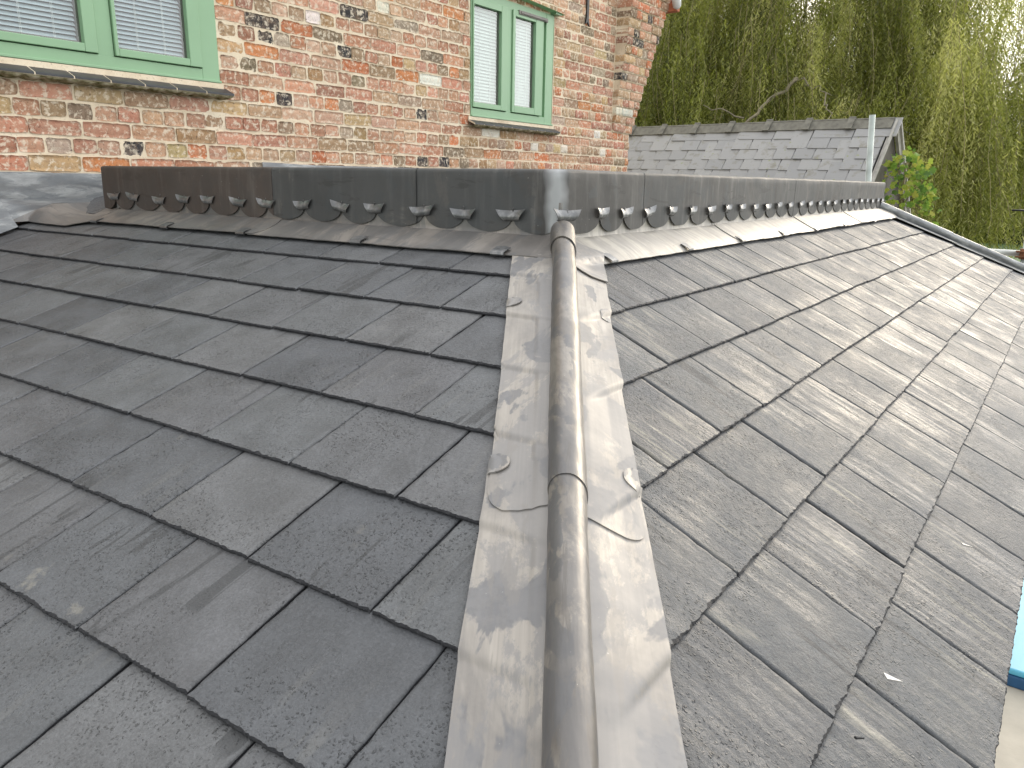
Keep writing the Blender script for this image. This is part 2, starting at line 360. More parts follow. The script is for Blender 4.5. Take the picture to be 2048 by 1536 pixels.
def lay(side, s, joints, umin_f, umax_f, rr):
    """joints: u positions of vertical joints of one course, ascending"""
    W = WL if side == 0 else WR
    for a_, b_ in zip(joints[:-1], joints[1:]):
        c_ = (a_+b_)/2
        lo, hi = umin_f(s), umax_f(s); top = s-(GL if side == 0 else GR)
        if b_ < min(lo, umin_f(top))-.0 or a_ > max(hi, umax_f(top)): continue
        clip = []
        if a_ < max(umin_f(s), umin_f(top), umin_f(s-.42))+.01:
            BU, D = (B, DL) if side == 0 else (X_, DR)
            n_ = np.cross(HIP, NL if side == 0 else NR); n_ = n_ if n_@BU < 0 else -n_
            clip.append((tuple(HIP*1.0-n_*.016), tuple(n_)))
        if b_ > min(umax_f(s), umax_f(s-.42))-.01:
            if side == 0: clip.append((tuple(PL(2.675, 0)), tuple(B)))
            else:
                d_ = (PR(fu+fs, 1.)-PR(fu, 0.)); n_ = np.cross(d_, NR); n_ = n_ if n_@X_ > 0 else -n_; n_ /= np.linalg.norm(n_)
                clip.append((tuple(PR(fu, 0)), tuple(n_)))
        place_slate(side, c_+rr.gauss(0, .0012), s+rr.gauss(0, .0014), rr, clip)
rr = random.Random(5)
for k in range(0, 10):
    s = SL0+k*GL; par = (k+1) % 2
    j0 = par; js = sorted(UL-(j0+2*m)*WL/2 for m in range(-12, 9))
    lay(0, s, js, lambda s_: HU_L*s_, lambda s_: 2.675, rr)
for k in range(0, 7):
    s = SR0+k*GR; par = (k+1) % 2
    js = sorted(UR+(par+2*m)*WR/2 for m in range(-7, 28))
    lay(1, s, js, lambda s_: HU_R*s_, lambda s_: fu+fs*s_, rr)

# ------------------------------------------------------------------ lead hip: wings and wood-cored roll
NM = NL+NR; NM /= np.linalg.norm(NM)
EL = np.cross(HIP, NL); EL = EL if EL@B > 0 else -EL
ER = np.cross(HIP, NR); ER = ER if ER@X_ > 0 else -ER
SIDE = np.cross(HIP, NM); SIDE = SIDE if SIDE@X_ > 0 else -SIDE
RAD, RC = .0248, .0245
def saw(s, s0, g):
    """height of the slate surface below the line of the bottom edges, softened as dressed lead follows it"""
    f = ((s-s0)/g) % 1.0                     # 0 just below a bottom edge, 1 at the next bottom edge
    if f < .06: k = f/.06; return -.0078*k*k*(3-2*k)
    return -.0078*(1-(f-.06)/.94)**1.0
def dshift(t): return -.0185*max(-.1, t-.35)
def cross(t, v, lift=0.):
    """v<-1 left wing, -1..1 round the roll, >1 right wing (v-1 in metres beyond the foot)"""
    nz_ = .0016*fn(t*7, v*2, 4)+.0009*fn(t*24, v*5, 7)
    if v < -1:
        d = .0165+(-v-1); d -= dshift(t)*max(0, 1-(d-.0165)/.10); P = HIP*t+EL*d; s = P@DL
        return P+NL*(.0050+lift+saw(s, SL0, GL)*(.35 if d < .06 else .75)+nz_)
    if v > 1:
        d = .0165+(v-1); d += dshift(t)*max(0, 1-(d-.0165)/.09); P = HIP*t+ER*d; s = P@DR
        return P+NR*(.0050+lift+saw(s, SR0, GR)*min(1.15, .15+max(0, d-.03)*20)+nz_)
    th = v*R(132); r_ = RAD+lift*.8+nz_*.8
    return HIP*t+NM*(RC+math.cos(th)*r_)+SIDE*(math.sin(th)*r_+dshift(t)+.0016*fn(t*4, 2, 8))
def hip_sheet(name, t0, t1f, wl_, wr_, lift, mat, nt=60, left=True, nw=10):
    vs_ = []
    if left: vs_ += [-1-(wl_(1)-.0165)*(1-k/nw) for k in range(nw)]
    n_ = 22; vs_ += [-1+2*k/n_ for k in range(n_+1)]
    vs_ += [1+(wr_(1)-.0165)*(k+1)/nw for k in range(nw)]
    P, U = [], []
    for i in range(nt+1):
        row, ur = [], []
        for v in vs_:
            te = t1f(v); t = t0+(te-t0)*i/nt; vv = v
            if v < -1: vv = -1-(-v-1)*(wl_(t)-.0165)/(wl_(1)-.0165)
            if v > 1: vv = 1+(v-1)*(wr_(t)-.0165)/(wr_(1)-.0165)
            lf = lift
            row.append(cross(t, vv, lf)); ur.append((t, (vv if abs(vv) > 1 else vv*.16)+ .3))
        P.append(row); U.append(ur)
    o = sheet(name, P, U, mat, roof); o.data.materials.append(LEAD_ROLL); nv = len(vs_)
    mi = [1 if (abs(vs_[j]) < 1 and abs(vs_[j+1]) < 1.0001) or abs(vs_[j+1]) < 1 else 0 for i in range(nt) for j in range(nv-1)]
    o.data.polygons.foreach_set('material_index', mi); return o
wl1 = lambda t: .131+.010*max(0, t-.9)+.0012*fn(t*14, 3); wr1 = lambda t: .122-.007*t+.0014*fn(t*12, 8)
def end2(v):
    if v < -1:
        d = -v-1+.0165; e_ = 1.134+.25*min(d, .05)+.003*fn(d*60, 2)
        c_ = max(0, d-(.131-.042)); return e_-(.042-math.sqrt(max(0, .042**2-c_**2)))*1.25
    if v > 1:
        d = v-1+.0165; e_ = 1.166+.12*d; c_ = max(0, d-(.115-.030)); return e_-(.030-math.sqrt(max(0, .030**2-c_**2)))*1.1
    return 1.118+.030*(v+1)/2+.022*v*v
hip_sheet('hip_sheet', 1.04, lambda v: 1.72, lambda t: .138+.012*max(0, min(1, (t-1.1)/.3)), lambda t: .121-.006*(t-1.1)+.001*fn(t*12, 5), 0., LEAD_HIP, 180, nw=26)
hip_sheet('hip_sheet', .055, end2, wl1, wr1, .0024, LEAD_HIP, 260, nw=26)
def end1(v):
    if v > 1:
        d = v-1+.0165; return .182+.45*d-2.2*d*d
    return .108+.045*(v+1)/2+.020*v*v
hip_sheet('hip_saddle', .006, end1, wl1, lambda t: .124, .0078, LEAD_APL, 20, left=False)
# tongues (lead clips) folded over the edges of the wings
def tongue(side, t, wid, reach, edge):
    E, N = (EL, NL) if side == 0 else (ER, NR); P, U = [], []
    for i in range(13):
        q = -1+2*i/12; row, ur = [], []
        for k in range(7):
            f = k/6; ln_ = reach*(1-.55*abs(q)**2.6)*(1 if q > 0 or True else 1)
            d = edge+.002-ln_*f; tt = t+q*wid/2; base = cross(tt, (-1-(d-.0165)) if side == 0 else (1+(d-.0165)), .0026)
            row.append(base+N*(.0030+(.0015 if f > .8 else 0)-(.005 if f == 0 else 0))); ur.append((tt*2, d*2+.2))
        P.append(row); U.append(ur)
    sheet('lead_clip', P, U, LEAD_HIP, roof, .0024)
tongue(0, 1.022, .050, .038, .134); tongue(0, .398, .048, .036, .130); tongue(1, 1.03, .058, .030, .117); tongue(1, .408, .052, .034, .120)

# ------------------------------------------------------------------ lead apron at the head of the slates
def apron(side, u0_, u1_, hip_end, lift, mat, wid, lap=None):
    """folded strip: up the wall face then out over the slates"""
    BU, D, N, O = (B, DL, NL, A) if side == 0 else (X_, DR, NR, Y_)
    HU = HU_L if side == 0 else HU_R
    prof = [(0, .10), (0, .055), (0, .022), (0, .008), (.004, .0025), (.012, 0), (.03, 0), (.055, 0), (.08, 0), (.105, 0), (.125, 0), (1, 0)]
    n_ = max(6, int((u1_-u0_)/.03)); P, U = [], []
    for i in range(n_+1):
        row, ur = [], []
        for k, (s, h) in enumerate(prof):
            ss = wid(u0_+(u1_-u0_)*i/n_) if s == 1 else s
            ulo = (HU*ss if hip_end else u0_+(lap(ss) if lap else 0)); uhi = u1_
            u_ = ulo+(uhi-ulo)*i/n_
            if hip_end and i == 0: pass
            if h > 0: p = BU*u_-O*(.002+lift*.6)+Z_*h+D*(ss if ss < .5 else 0)
            else:
                sv_ = saw(ss, SL0 if side == 0 else SR0, GL if side == 0 else GR)
                p = BU*u_+D*ss+N*(.0112-.0035*max(0, min(1, (ss-.095)/.03))+lift+.0016*fn(u_*13, ss*11, side)+.0012*fn(u_*38, ss*9, side+3)+(sv_ if ss > .1 else sv_*.5)*.5)
            row.append(p); ur.append((u_*1.0, ss+h))
        P.append(row); U.append(ur)
    return sheet('apron_flashing', P, U, mat, roof)
lapf = lambda s: -.02+.9*(s-.07)**2*6+ (.012 if s > .12 else 0)
wL_ = lambda u: .139+.004*fn(u*5, 1)+.0015*fn(u*23, 2); wR_ = lambda u: .139-.006*min(1, u/3)+.006*fn(u*3, 7)+.002*fn(u*19, 2)
apron(0, 0., 1.17, True, .0, LEAD_APL, wL_); apron(0, 1.13, 2.19, False, .0032, LEAD_APL, wL_, lapf); 
apron(1, 0., 1.12, True, .0, LEAD_APR, wR_); apron(1, 1.08, 2.14, False, .0032, LEAD_APR, wR_, lapf)
apron(1, 2.10, 3.14, False, .0064, LEAD_APR, wR_, lapf); apron(1, 3.08, 4.20, False, .0090, LEAD_APR, lambda u: .132, lapf)
def hook(side, u, wid=.045):
    BU, D, N = (B, DL, NL) if side == 0 else (X_, DR, NR); P, U = [], []
    w0 = (wL_(u) if side == 0 else wR_(u))
    for i in range(7):
        q = -.5+i/6; row, ur = [], []
        for d, h in ((.030+.006*math.cos(q*3), .0125), (.018, .0125), (.006, .013), (-.003, .012), (-.0055, .008), (-.002, .003)):
            row.append(BU*(u+q*wid*(1.1 if d > .02 else 1))+D*(w0-d)+N*(h+.0020)); ur.append((u+q*wid, d+.1))
        P.append(row); U.append(ur)
    sheet('lead_clip', P, U, LEAD_CLIP, roof, .0018)
for u in (.115, .650, 1.205, 1.655, 2.145): hook(0, u)
for u in (.075, .600, 1.105, 1.620, 2.13, 2.70, 3.45, 3.95): hook(1, u, .035)

# ------------------------------------------------------------------ lead-clad upstand with scalloped cover and clips
HT = .186
def upath(s, off):
    """plan position along the upstand, s<0 left arm, s>0 right arm"""
    r_ = .022
    if s <= -r_: return B*(-s)-A*off, -A
    if s >= r_: return X_*s-Y_*off, -Y_
    q = (s+r_)/(2*r_); P = B*r_*(1-q)**2+X_*r_*q*q; N = -A*(1-q)-Y_*q; N /= np.linalg.norm(N); return P+N*off, N
CLL = [-.010, .155, .325, .481, .68, .835, 1.016, 1.207, 1.362, 1.541, 1.696, 1.859, 2.044, 2.183]
CLR = [.199, .347, .509, .683, .857, 1.03, 1.204, 1.363, 1.527, 1.69, 1.85, 2.023, 2.207, 2.363, 2.542, 2.701, 2.861, 3.052, 3.208, 3.36, 3.506, 3.673, 3.834, 4.004, 4.152]
CC = sorted([-c for c in CLL]+CLR)
ends = [-2.33]+CC+[4.30]
def zlow(s):
    for a_, b_ in zip(ends[:-1], ends[1:]):
        if a_ <= s <= b_:
            x = 2*(s-a_)/(b_-a_)-1; x = max(-1, min(1, x*1.03))
            return .012+.005*fn(round((a_+b_)*50)*.37, 4)+.043*(1-math.sqrt(max(0, 1-x*x)))+.003*fn(s*24, 1)
    return .03
def up_sheet(s0, s1, lift, mat, lipl=False, lipr=False):
    n_ = max(8, int((s1-s0)/.007)); P, U = [], []
    for i in range(n_+1):
        s = s0+(s1-s0)*i/n_; zl = zlow(s); row, ur = [], []
        e_ = 0
        if lipr and s > s1-.006: e_ = .0035
        if lipl and s < s0+.006: e_ = .0035
        zt = HT+.0012*fn(s*6, 5)+.0007*fn(s*22, 9)
        for k in range(14):
            f = k/13
            if k <= 9: z = zl+(zt-.009-zl)*k/9; o_ = .0062+lift+e_+.0013*fn(s*5, z*9, 2)+.0008*fn(s*17, z*13, 5)
            else:
                th = (k-9)/4*math.pi/2; z = zt-.009+.009*math.sin(th); o_ = .0062+lift+e_-.011*(1-math.cos(th))
            P_, N_ = upath(s, o_); row.append(P_+Z_*z); ur.append((s, z+(0 if k < 9 else .004*(k-9))))
        P_, N_ = upath(s, -.05); row.append(P_+Z_*(zt+.001)); ur.append((s, .26))
        P.append(row); U.append(ur)
    return sheet('upstand_sheet', P, U, mat, roof, .0024)
up_sheet(-.545, .494, 0., LEAD_CORNER_GLINT); up_sheet(-1.215, -.509, .0030, LEAD_UP, lipr=True); up_sheet(-2.272, -1.174, .0052, LEAD_UPB)
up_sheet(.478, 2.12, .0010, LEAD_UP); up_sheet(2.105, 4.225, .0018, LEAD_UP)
# core behind (flat roof body)
b = MB(); core = [(B*2.262+A*.004), (A*.004+Y_*.006), X_*4.215+Y_*.006, X_*4.215+Y_*2.68, Y_*2.68+X_*.6, B*2.262+A*.12]
n_ = len(core); b.poly([c_+Z_*-.02 for c_ in core]+[c_+Z_*.1775 for c_ in core], [tuple(range(n_, 2*n_)), tuple(range(n_))[::-1]]+[(i, (i+1) % n_, n_+(i+1) % n_, n_+i) for i in range(n_)])
b.build('flat_roof_covering', LEAD_UP, roof)
def clip(s, wt=.098, wb_=.050, big=1.0):
    P, U = [], []; P0, N = upath(s, 0); T = np.cross(Z_, N); T = T/np.linalg.norm(T)
    r_ = random.Random(int(s*1000)+50)
    tilt = r_.gauss(0, .07); dz = r_.gauss(0, .0028); wt = wt*r_.uniform(.80, 1.10)*big; wb_ = wb_*big
    rows = [(.076, .0125), (.071, .0155), (.066, .0180), (.060, .0195), (.054, .0190), (.050, .0160), (.0485, .0105)]
    for z, o_ in rows:
        f = (z-.0485)/(.0275); w_ = wb_+(wt-wb_)*max(0, f)**1.0; row, ur = [], []
        for k in range(15):
            q = -1+2*k/14; flare = .0060*max(0, abs(q)-.45)**1.5*3*max(0, f)
            x = q*w_/2; row.append(P0+T*x+N*(o_+flare+.0012*fn(s*9+q*2, z*60))+Z_*(z+dz+tilt*x+.004*abs(q)**2*f)); ur.append((s+x, z))
        P.append(row); U.append(ur)
    c_ = sheet('scallop_clip', P, U, LEAD_CLIP, roof, .0017, 0)
    b = MB(); q0 = P0+N*.014+Z_*.077+T*r_.uniform(-.004, .006)
    b.tube([q0+Z_*.005, q0+Z_*.001, q0+N*.002-Z_*.004], [.0012, .0017, .0022], 6); b.build('nail', LEAD_CLIP, roof, True)
for s in CC: clip(s, big=1.12 if abs(s) < .02 else 1.0, wt=.098 if s < .05 else .082, wb_=.050 if s < .05 else .040)

# far hip roll on the right
def far_hip():
    d_ = PR(fu+fs, 1.)-PR(fu, 0.); d_ /= np.linalg.norm(d_); n2 = np.cross(d_, NR); n2 = n2 if n2@X_ > 0 else -n2
    for a_, b__, li in ((-.03, .62, .004), (.58, 1.82, 0)):
        P, U = [], []; nt = int((b__-a_)*16)
        for i in range(nt+1):
            t = a_+(b__-a_)*i/nt; row, ur = [], []; c0 = PR(fu, 0)+d_*t
            for k in range(4): row.append(c0-n2*(.115-.03*k)+NR*(.007+li)); ur.append((t, .1+.03*k))
            for k in range(15):
                th = R(-120+240*k/14); row.append(c0+NR*(.026+math.cos(th)*(.026+li))+n2*(math.sin(th)*(.026+li))); ur.append((t, .2+.01*k))
            for k in range(3): row.append(c0+n2*(.03+.04*k)-Z_*(.02+.03*k)); ur.append((t, .4+.03*k))
            P.append(row); U.append(ur)
        sheet('far_hip_roll', P, U, LEAD_WALL, roof)
far_hip()
# lead saddle and wall flashing at the left end
def patch(name, rows, mat, sub=6, thick=.003, amp=.002):
    """bilinear strips between control polylines (top, bottom), each a list of points"""
    top, bot = rows; P, U = [], []; n_ = len(top); cols = []
    for i in range(n_-1):
        for k in range(sub):
            f = k/sub; cols.append((np.array(top[i])*(1-f)+np.array(top[i+1])*f, np.array(bot[i])*(1-f)+np.array(bot[i+1])*f))
    cols.append((np.array(top[-1]), np.array(bot[-1])))
    L_ = 0
    for i, (a_, b_) in enumerate(cols):
        if i: L_ += np.linalg.norm(a_-cols[i-1][0])
        row, ur = [], []
        for k in range(9):
            f = k/8; p = a_*(1-f)+b_*f; p = p+Z_*amp*fn(p[0]*14, p[1]*14, f*2)-Y_*amp*fn(p[0]*11, f*3, 4); row.append(p); ur.append((p[0]*1.0, p[2]+p[1]*.4))
        P.append(row); U.append(ur)
    return sheet(name, P, U, mat, roof, thick, 0)
T0, T1, T2 = (-.339, 2.61, -.045), (-.168, 2.6, .023), (.072, 2.6, .025)
patch('wall_flashing', ([(-1.95, 2.684, -.18), (-.95, 2.682, .158), (-.5, 2.684, .158), (-.15, 2.684, .157), (.25, 2.684, .1565), (.5, 2.684, .156)],
                        [(-1.95, 2.676, -.44), (-.95, 2.676, -.10), (-.5, 2.674, .043), (-.15, 2.672, .037), (.25, 2.672, .034), (.5, 2.672, .034)]), LEAD_WALL, amp=.004)
patch('flashing_kick', ([(-.357, 2.68, .052), (-.168, 2.685, .045), (.25, 2.685, .042)], [T0, T1, T2]), LEAD_WALL, amp=.002)
patch('lead_saddle', ([T0, (-.25, 2.605, -.008), T1, (-.05, 2.6, .024), T2, tuple(PL(2.17, -.04, .02))],
                      [(-.345, 2.605, -.055), tuple(PL(2.594, .193, .01)), tuple(PL(2.463, .197, .008)), tuple(PL(2.276, .199, .008)), tuple(PL(2.19, .150, .01)), tuple(PL(2.155, .140, .012))]), LEAD_APL, amp=.0015)
patch('step_flashing', ([(-.357, 2.668, .048), (-.6, 2.668, .01), (-1.1, 2.668, -.16), (-1.95, 2.668, -.46)], [(-.339, 2.56, -.072), (-.62, 2.50, -.162), (-1.1, 2.50, -.322), (-1.95, 2.50, -.60)]), LEAD_WALL)
patch('upper_flashing', ([(1.03, 2.684, .236), (1.4, 2.684, .228), (2.6, 2.684, .232), (4.2, 2.684, .236), (5.5, 2.684, .24)], [(1.03, 2.674, .15), (1.4, 2.674, .15), (2.6, 2.674, .15), (4.2, 2.674, .15), (5.5, 2.674, .15)]), LEAD_WALL)

# ------------------------------------------------------------------ debris on the slates
sl_m = simple('pale_lead_offcut', (.55, .53, .50), .35, .4)
def sliver(u, s, ln_, w_, ang, lab, dark=False):
    c_ = PR(u, s, .0035); dx = X_*math.cos(ang)+DR*math.sin(ang); dy = -X_*math.sin(ang)+DR*math.cos(ang)
    V = [c_-dx*ln_*.5-dy*w_*.5, c_-dx*ln_*.42+dy*w_*.5, c_+dx*ln_*.5, c_-dx*ln_*.1-dy*w_*.3]
    V = V+[v+NR*.003 for v in V]
    b = MB(); b.poly(V, [(0, 1, 2, 3), (7, 6, 5, 4)]+[(i, (i+1) % 4, 4+(i+1) % 4, 4+i) for i in range(4)])
    tag(b.build('lead_offcut' if not dark else 'slate_chip', sl_m if not dark else deck_m), lab, 'offcut' if not dark else 'chip')
sliver(-.731, 1.166, .030, .010, .95, 'pale wedge-shaped offcut lying on a slate in the lowest full course near the eave')
sliver(-.146, 1.202, .028, .004, .85, 'thin pale sliver lying on the right slates further up towards the far hip')
sliver(-.895, 1.155, .016, .003, .7, 'tiny dark chip lying on the right slates nearest the camera', True)

# ------------------------------------------------------------------ brick house
house = thing('brick_house', 'old house wall of mottled red, buff and burnt bricks with green windows', 'house', (2.5, YW, GZ))
PAL = [(.40, .20, .145), (.46, .28, .215), (.44, .26, .20), (.47, .30, .235), (.42, .24, .18), (.38, .28, .19), (.42, .19, .13), (.47, .24, .17), (.38, .17, .13), (.50, .20, .085), (.46, .15, .07), (.33, .21, .12), (.40, .29, .17), (.26, .18, .12),
       (.45, .30, .22), (.44, .25, .19), (.30, .14, .11), (.19, .15, .115), (.44, .33, .20), (.33, .27, .23), (.46, .31, .24), (.42, .20, .15), (.50, .27, .20), (.46, .32, .25), (.36, .24, .17)]
def brick_mat(name, attr):
    m = Mat(name); geo = m.new('ShaderNodeNewGeometry'); v = geo.outputs['Position']
    if attr: a_ = m.new('ShaderNodeAttribute', attribute_name='tint'); c = a_.outputs['Color']
    else: c = m.new('ShaderNodeObjectInfo').outputs['Color']
    n1 = m.noise(v, 28, 6, .65, .5); n2 = m.noise(v, 75, 5, .7); n3 = m.noise(v, 11, 4, .6, .8)
    c = m.mix(m.ramp(n1, (.38, .5), (.56, 0.)), c, m.mix(.4, c, (.62, .46, .33), 'MIX'))
    c = m.mix(m.ramp(n3, (.56, 0.), (.66, .55)), c, m.mix(.72, c, (.28, .19, .12)))
    c = m.mix(m.ramp(n2, (.33, .85), (.42, 0.)), c, (.08, .055, .045))
    c = m.mix(m.ramp(m.noise(v, 36, 7, .7, .4), (.51, 0.), (.59, .75)), c, (.72, .63, .50))
    n = m.bump(n2, .8, .004); n = m.bump(n1, .7, .008, n)
    return m.out(c, .92, 0., n, .2)
BRICK = brick_mat('old_brick', False); BRICKS = brick_mat('old_brick_joined', True)
mo = Mat('lime_mortar'); gv = mo.new('ShaderNodeNewGeometry').outputs['Position']
c = mo.ramp(mo.noise(gv, 6, 6, .6), (.3, (.58, .48, .35)), (.5, (.74, .63, .475)), (.7, (.80, .71, .56)))
c = mo.mix(mo.ramp(mo.noise(gv, 90, 4), (.3, .5), (.42, 0.)), c, (.30, .23, .16))
MORTAR = mo.out(c, .95, 0., mo.bump(mo.noise(gv, 120, 5, .7), .7, .003), .15)
def brick_geo(w, h, dep, sd, nx, nz, rnd=.006):
    V, Fc = [], []; P = {}
    for i in range(nx):
        for j in range(nz):
            x = -w/2+w*i/(nx-1); z = -h/2+h*j/(nz-1)
            cxx = max(0, abs(x)-(w/2-rnd*1.6)); czz = max(0, abs(z)-(h/2-rnd*1.6)); dd = math.hypot(cxx, czz)
            if dd > rnd*1.6: k_ = rnd*1.6/dd; x -= math.copysign(cxx*(1-k_), x); z -= math.copysign(czz*(1-k_), z)
            x += .0042*fn(z*45, x*10, sd); z += .0034*fn(x*24, z*20, sd+5)+.0022*fn(x*70, z*50, sd+7)
            edge = i in (0, nx-1) or j in (0, nz-1)
            y = -.0060+.0026*fn(x*26, z*30, sd+9)+.0012*fn(x*70, z*70, sd)+(.0052 if edge else 0)
            P[i, j] = len(V); V.append((x, y, z))
    for i in range(nx-1):
        for j in range(nz-1): Fc.append((P[i, j], P[i+1, j], P[i+1, j+1], P[i, j+1]))
    ring = [P[i, 0] for i in range(nx)]+[P[nx-1, j] for j in range(1, nz)]+[P[i, nz-1] for i in range(nx-2, -1, -1)]+[P[0, j] for j in range(nz-2, 0, -1)]
    k0 = len(V); V += [(V[q][0], dep, V[q][2]) for q in ring]; n_ = len(ring)
    for a_ in range(n_): Fc.append((ring[a_], k0+a_, k0+(a_+1) % n_, ring[(a_+1) % n_])[::-1])
    return V, Fc
SV = [brick_geo(.226, .068, .05, 3.1*i, 12, 5) for i in range(9)]; HV = [brick_geo(.108, .068, .05, 50+2.7*i, 7, 5) for i in range(9)]
def bmeshes(lst, nm):
    out = []
    for V, Fc in lst:
        me = mesh(nm, V, Fc, BRICK); me.polygons.foreach_set('use_smooth', [p.normal[1] < -.3 for p in me.polygons]); out.append(me)
    return out
SM, HM = bmeshes(SV, 'brick'), bmeshes(HV, 'brick')
W1 = (-1.25, .802, .634, 1.9); W2 = (2.937, 4.045, .622, 1.50)
def in_win(x, z, w_=0.):
    for a_, b_, c_, d_ in (W1, W2):
        if a_-w_ < x < b_+w_ and c_-w_ < z < d_+w_: return True
    return False
bricks = []
rb = random.Random(21)
WX0, WX1 = -2.0, 5.52
for n in range(-8, 32):
    z = .160+.079*n+.0395; hdr = n % 2 == 1
    off = (-.203 if n % 4 == 0 else -.182+.052*0) if not hdr else -.239
    pit = .2345 if not hdr else .1172
    x = off-pit*math.ceil((off-WX0)/pit)
    while x < WX1+.05:
        w_ = pit; a_, b_ = x, x+pit
        x += pit
        if z > .63 and a_ > 5.10: continue
        cx_ = (a_+b_)/2; pw = w_
        # cut at window edges
        for (wa, wb2, wc, wd) in (W1, W2):
            if wc-.02 < z < wd:
                if a_ < wa < b_: b_ = wa
                if a_ < wb2 < b_: a_ = wb2
        if b_ > WX1: b_ = WX1
        if z > .63 and b_ > 5.13: b_ = 5.13
        if b_-a_ < .03 or in_win((a_+b_)/2, z): continue
        if abs(z-W1[2]) < .045 and (a_+b_)/2 < .9: 
            if z < W1[2]: pass
        wav = .0035*fn(cx_*1.7, n, 3)
        bricks.append(((a_+b_)/2+rb.gauss(0, .0025), YW+rb.gauss(0, .0016), z+wav+rb.gauss(0, .0012), (b_-a_)/pit, hdr, rb.gauss(0, .7)))
# corbelled pier at the right: each course steps out sideways and forwards
for n in range(6, 32):
    z = .160+.079*n+.0395; q = min((z-.62), 1.35); dy = .012+.138*q/1.1; xr = 5.52+.30*q; hdr = n % 2 == 1
    a_ = 5.14; k = 0
    while a_ < xr-.03:
        w_ = .1172 if hdr else .2345
        if not hdr and k == 0 and n % 4 == 0: w_ = .12
        b_ = min(xr, a_+w_)
        if xr-b_ < .05: b_ = xr
        bricks.append(((a_+b_)/2+rb.gauss(0, .003), YW-dy+rb.gauss(0, .004), z+rb.gauss(0, .002), (b_-a_)/(.1172 if hdr else .2345), hdr, rb.gauss(0, 1)))
        a_ = b_; k += 1
def vis(bk):
    px, py, zz = project((bk[0], bk[1], bk[2]))
    ok = zz > 0 and -60 < px < 2100 and -25 < py < 352 and not (bk[2] < .16)
    return (0 if ok else 1, zz if not bk[4] else zz*1.25)
bricks.sort(key=vis)
def pick():
    c_ = PAL[min(len(PAL)-1, int(rb.random()*len(PAL)))]; return (c_[0]*1.02+.03, c_[1]*.94+.03, c_[2]*.82+.02)
JV, JF, JC = [], [], []
for i, (x, y, z, sc, hdr, ro) in enumerate(bricks):
    c_ = pick(); k9 = rb.random(); c_ = (.035, .035, .04) if k9 < .022 else (.72, .68, .60) if k9 < .04 else c_; k_ = rb.uniform(.82, 1.15); c_ = tuple(min(.85, q*k_*rb.uniform(.94, 1.06)) for q in c_)
    pier = y < YW-.008
    Mx = Matrix.Translation((x, y, z)) @ Matrix.Rotation(R(ro), 4, 'Y') @ Matrix.Diagonal((sc, 1 if not pier else 5., rb.uniform(.93, 1.04), 1))
    if i < 300 and not pier:
        o = link('brick', rb.choice(HM if hdr else SM), house, Mx); o.color = c_+(1,)
    else:
        V, Fc = rb.choice(HV if hdr else SV); k0 = len(JV)
        JV += [tuple(Mx @ Vector((v[0], v[1] if not pier else v[1]/5 if v[1] < .02 else v[1], v[2]))) for v in V]; JF += [tuple(k0+q for q in f) for f in Fc]; JC += [c_]*len(V)
me = mesh('bricks', JV, JF, BRICKS); at = me.color_attributes.new('tint', 'FLOAT_COLOR', 'POINT')
at.data.foreach_set('color', np.array([c_+(1,) for c_ in JC]).ravel()); o = link('bricks', me, house); o['kind'] = 'stuff'
# mortar bed: undulating face, smeared over some bricks
V, Fc, idx = [], [], {}
dx = .016; nx_, nz_ = int((WX1-.012-WX0)/dx), int(3.05/dx)
for i in range(nx_+1):
    for j in range(nz_+1):
        x, z = WX0+(WX1-.012-WX0)*i/nx_, -.49+3.05*j/nz_
        y = YW+.0015+.0034*fn(x*7, z*9, 1)+.0026*fn(x*26, z*30, 2)
        idx[i, j] = len(V); V.append((x, y, z))
for i in range(nx_):
    for j in range(nz_):
        x, z = WX0+(WX1-.012-WX0)*(i+.5)/nx_, -.49+3.05*(j+.5)/nz_
        if in_win(x, z, -.012): continue
        Fc.append((idx[i, j], idx[i+1, j], idx[i+1, j+1], idx[i, j+1]))
me = mesh('mortar', V, Fc, MORTAR, True); link('mortar', me, house)
b = MB(); b.box(WX0, WX1-.02, YW+.19, YW+.3, GZ, 2.6); b.box(WX0-.5, WX1-.02, YW+.03, YW+.3, GZ, -.49)
b.box(5.515-.012, 5.512, YW+.01, YW+5, GZ, 2.6)
b.build('inner_wall', MORTAR, house)
for n in range(6, 32):                                          # mortar core of the pier
    pass
b = MB()
for n in range(6, 32):
    z = .160+.079*n+.0395; q = min((z-.62), 1.35); dy = .012+.138*q/1.1; xr = 5.52+.30*q
    b.box(5.146, xr-.006, YW-dy+.007, YW+.02, z-.0395, z+.0395-.0005)
b.build('pier_mortar', MORTAR, house)

# windows
GREEN = simple('sage_green_frame', (.235, .395, .235), .42, 0, 3., .05, .06, .0006)
glm = Mat('window_glass'); glm.n.remove(glm.p); o_ = glm.n['Material Output']
tr = glm.new('ShaderNodeBsdfTransparent'); tr.inputs[0].default_value = (.90, .93, .92, 1); gs = glm.new('ShaderNodeBsdfGlossy'); gs.inputs['Roughness'].default_value = .02
fr = glm.new('ShaderNodeFresnel'); fr.inputs[0].default_value = 1.55; ms = glm.new('ShaderNodeMixShader')
bf = glm.new('ShaderNodeNewGeometry'); fm = glm.math('MULTIPLY', glm.math('MULTIPLY', fr.outputs[0], 2.2), glm.math('SUBTRACT', 1., bf.outputs['Backfacing'])); glm.l.new(fm, ms.inputs[0]); glm.l.new(tr.outputs[0], ms.inputs[1]); glm.l.new(gs.outputs[0], ms.inputs[2]); glm.l.new(ms.outputs[0], o_.inputs[0])
GLASS = glm.m
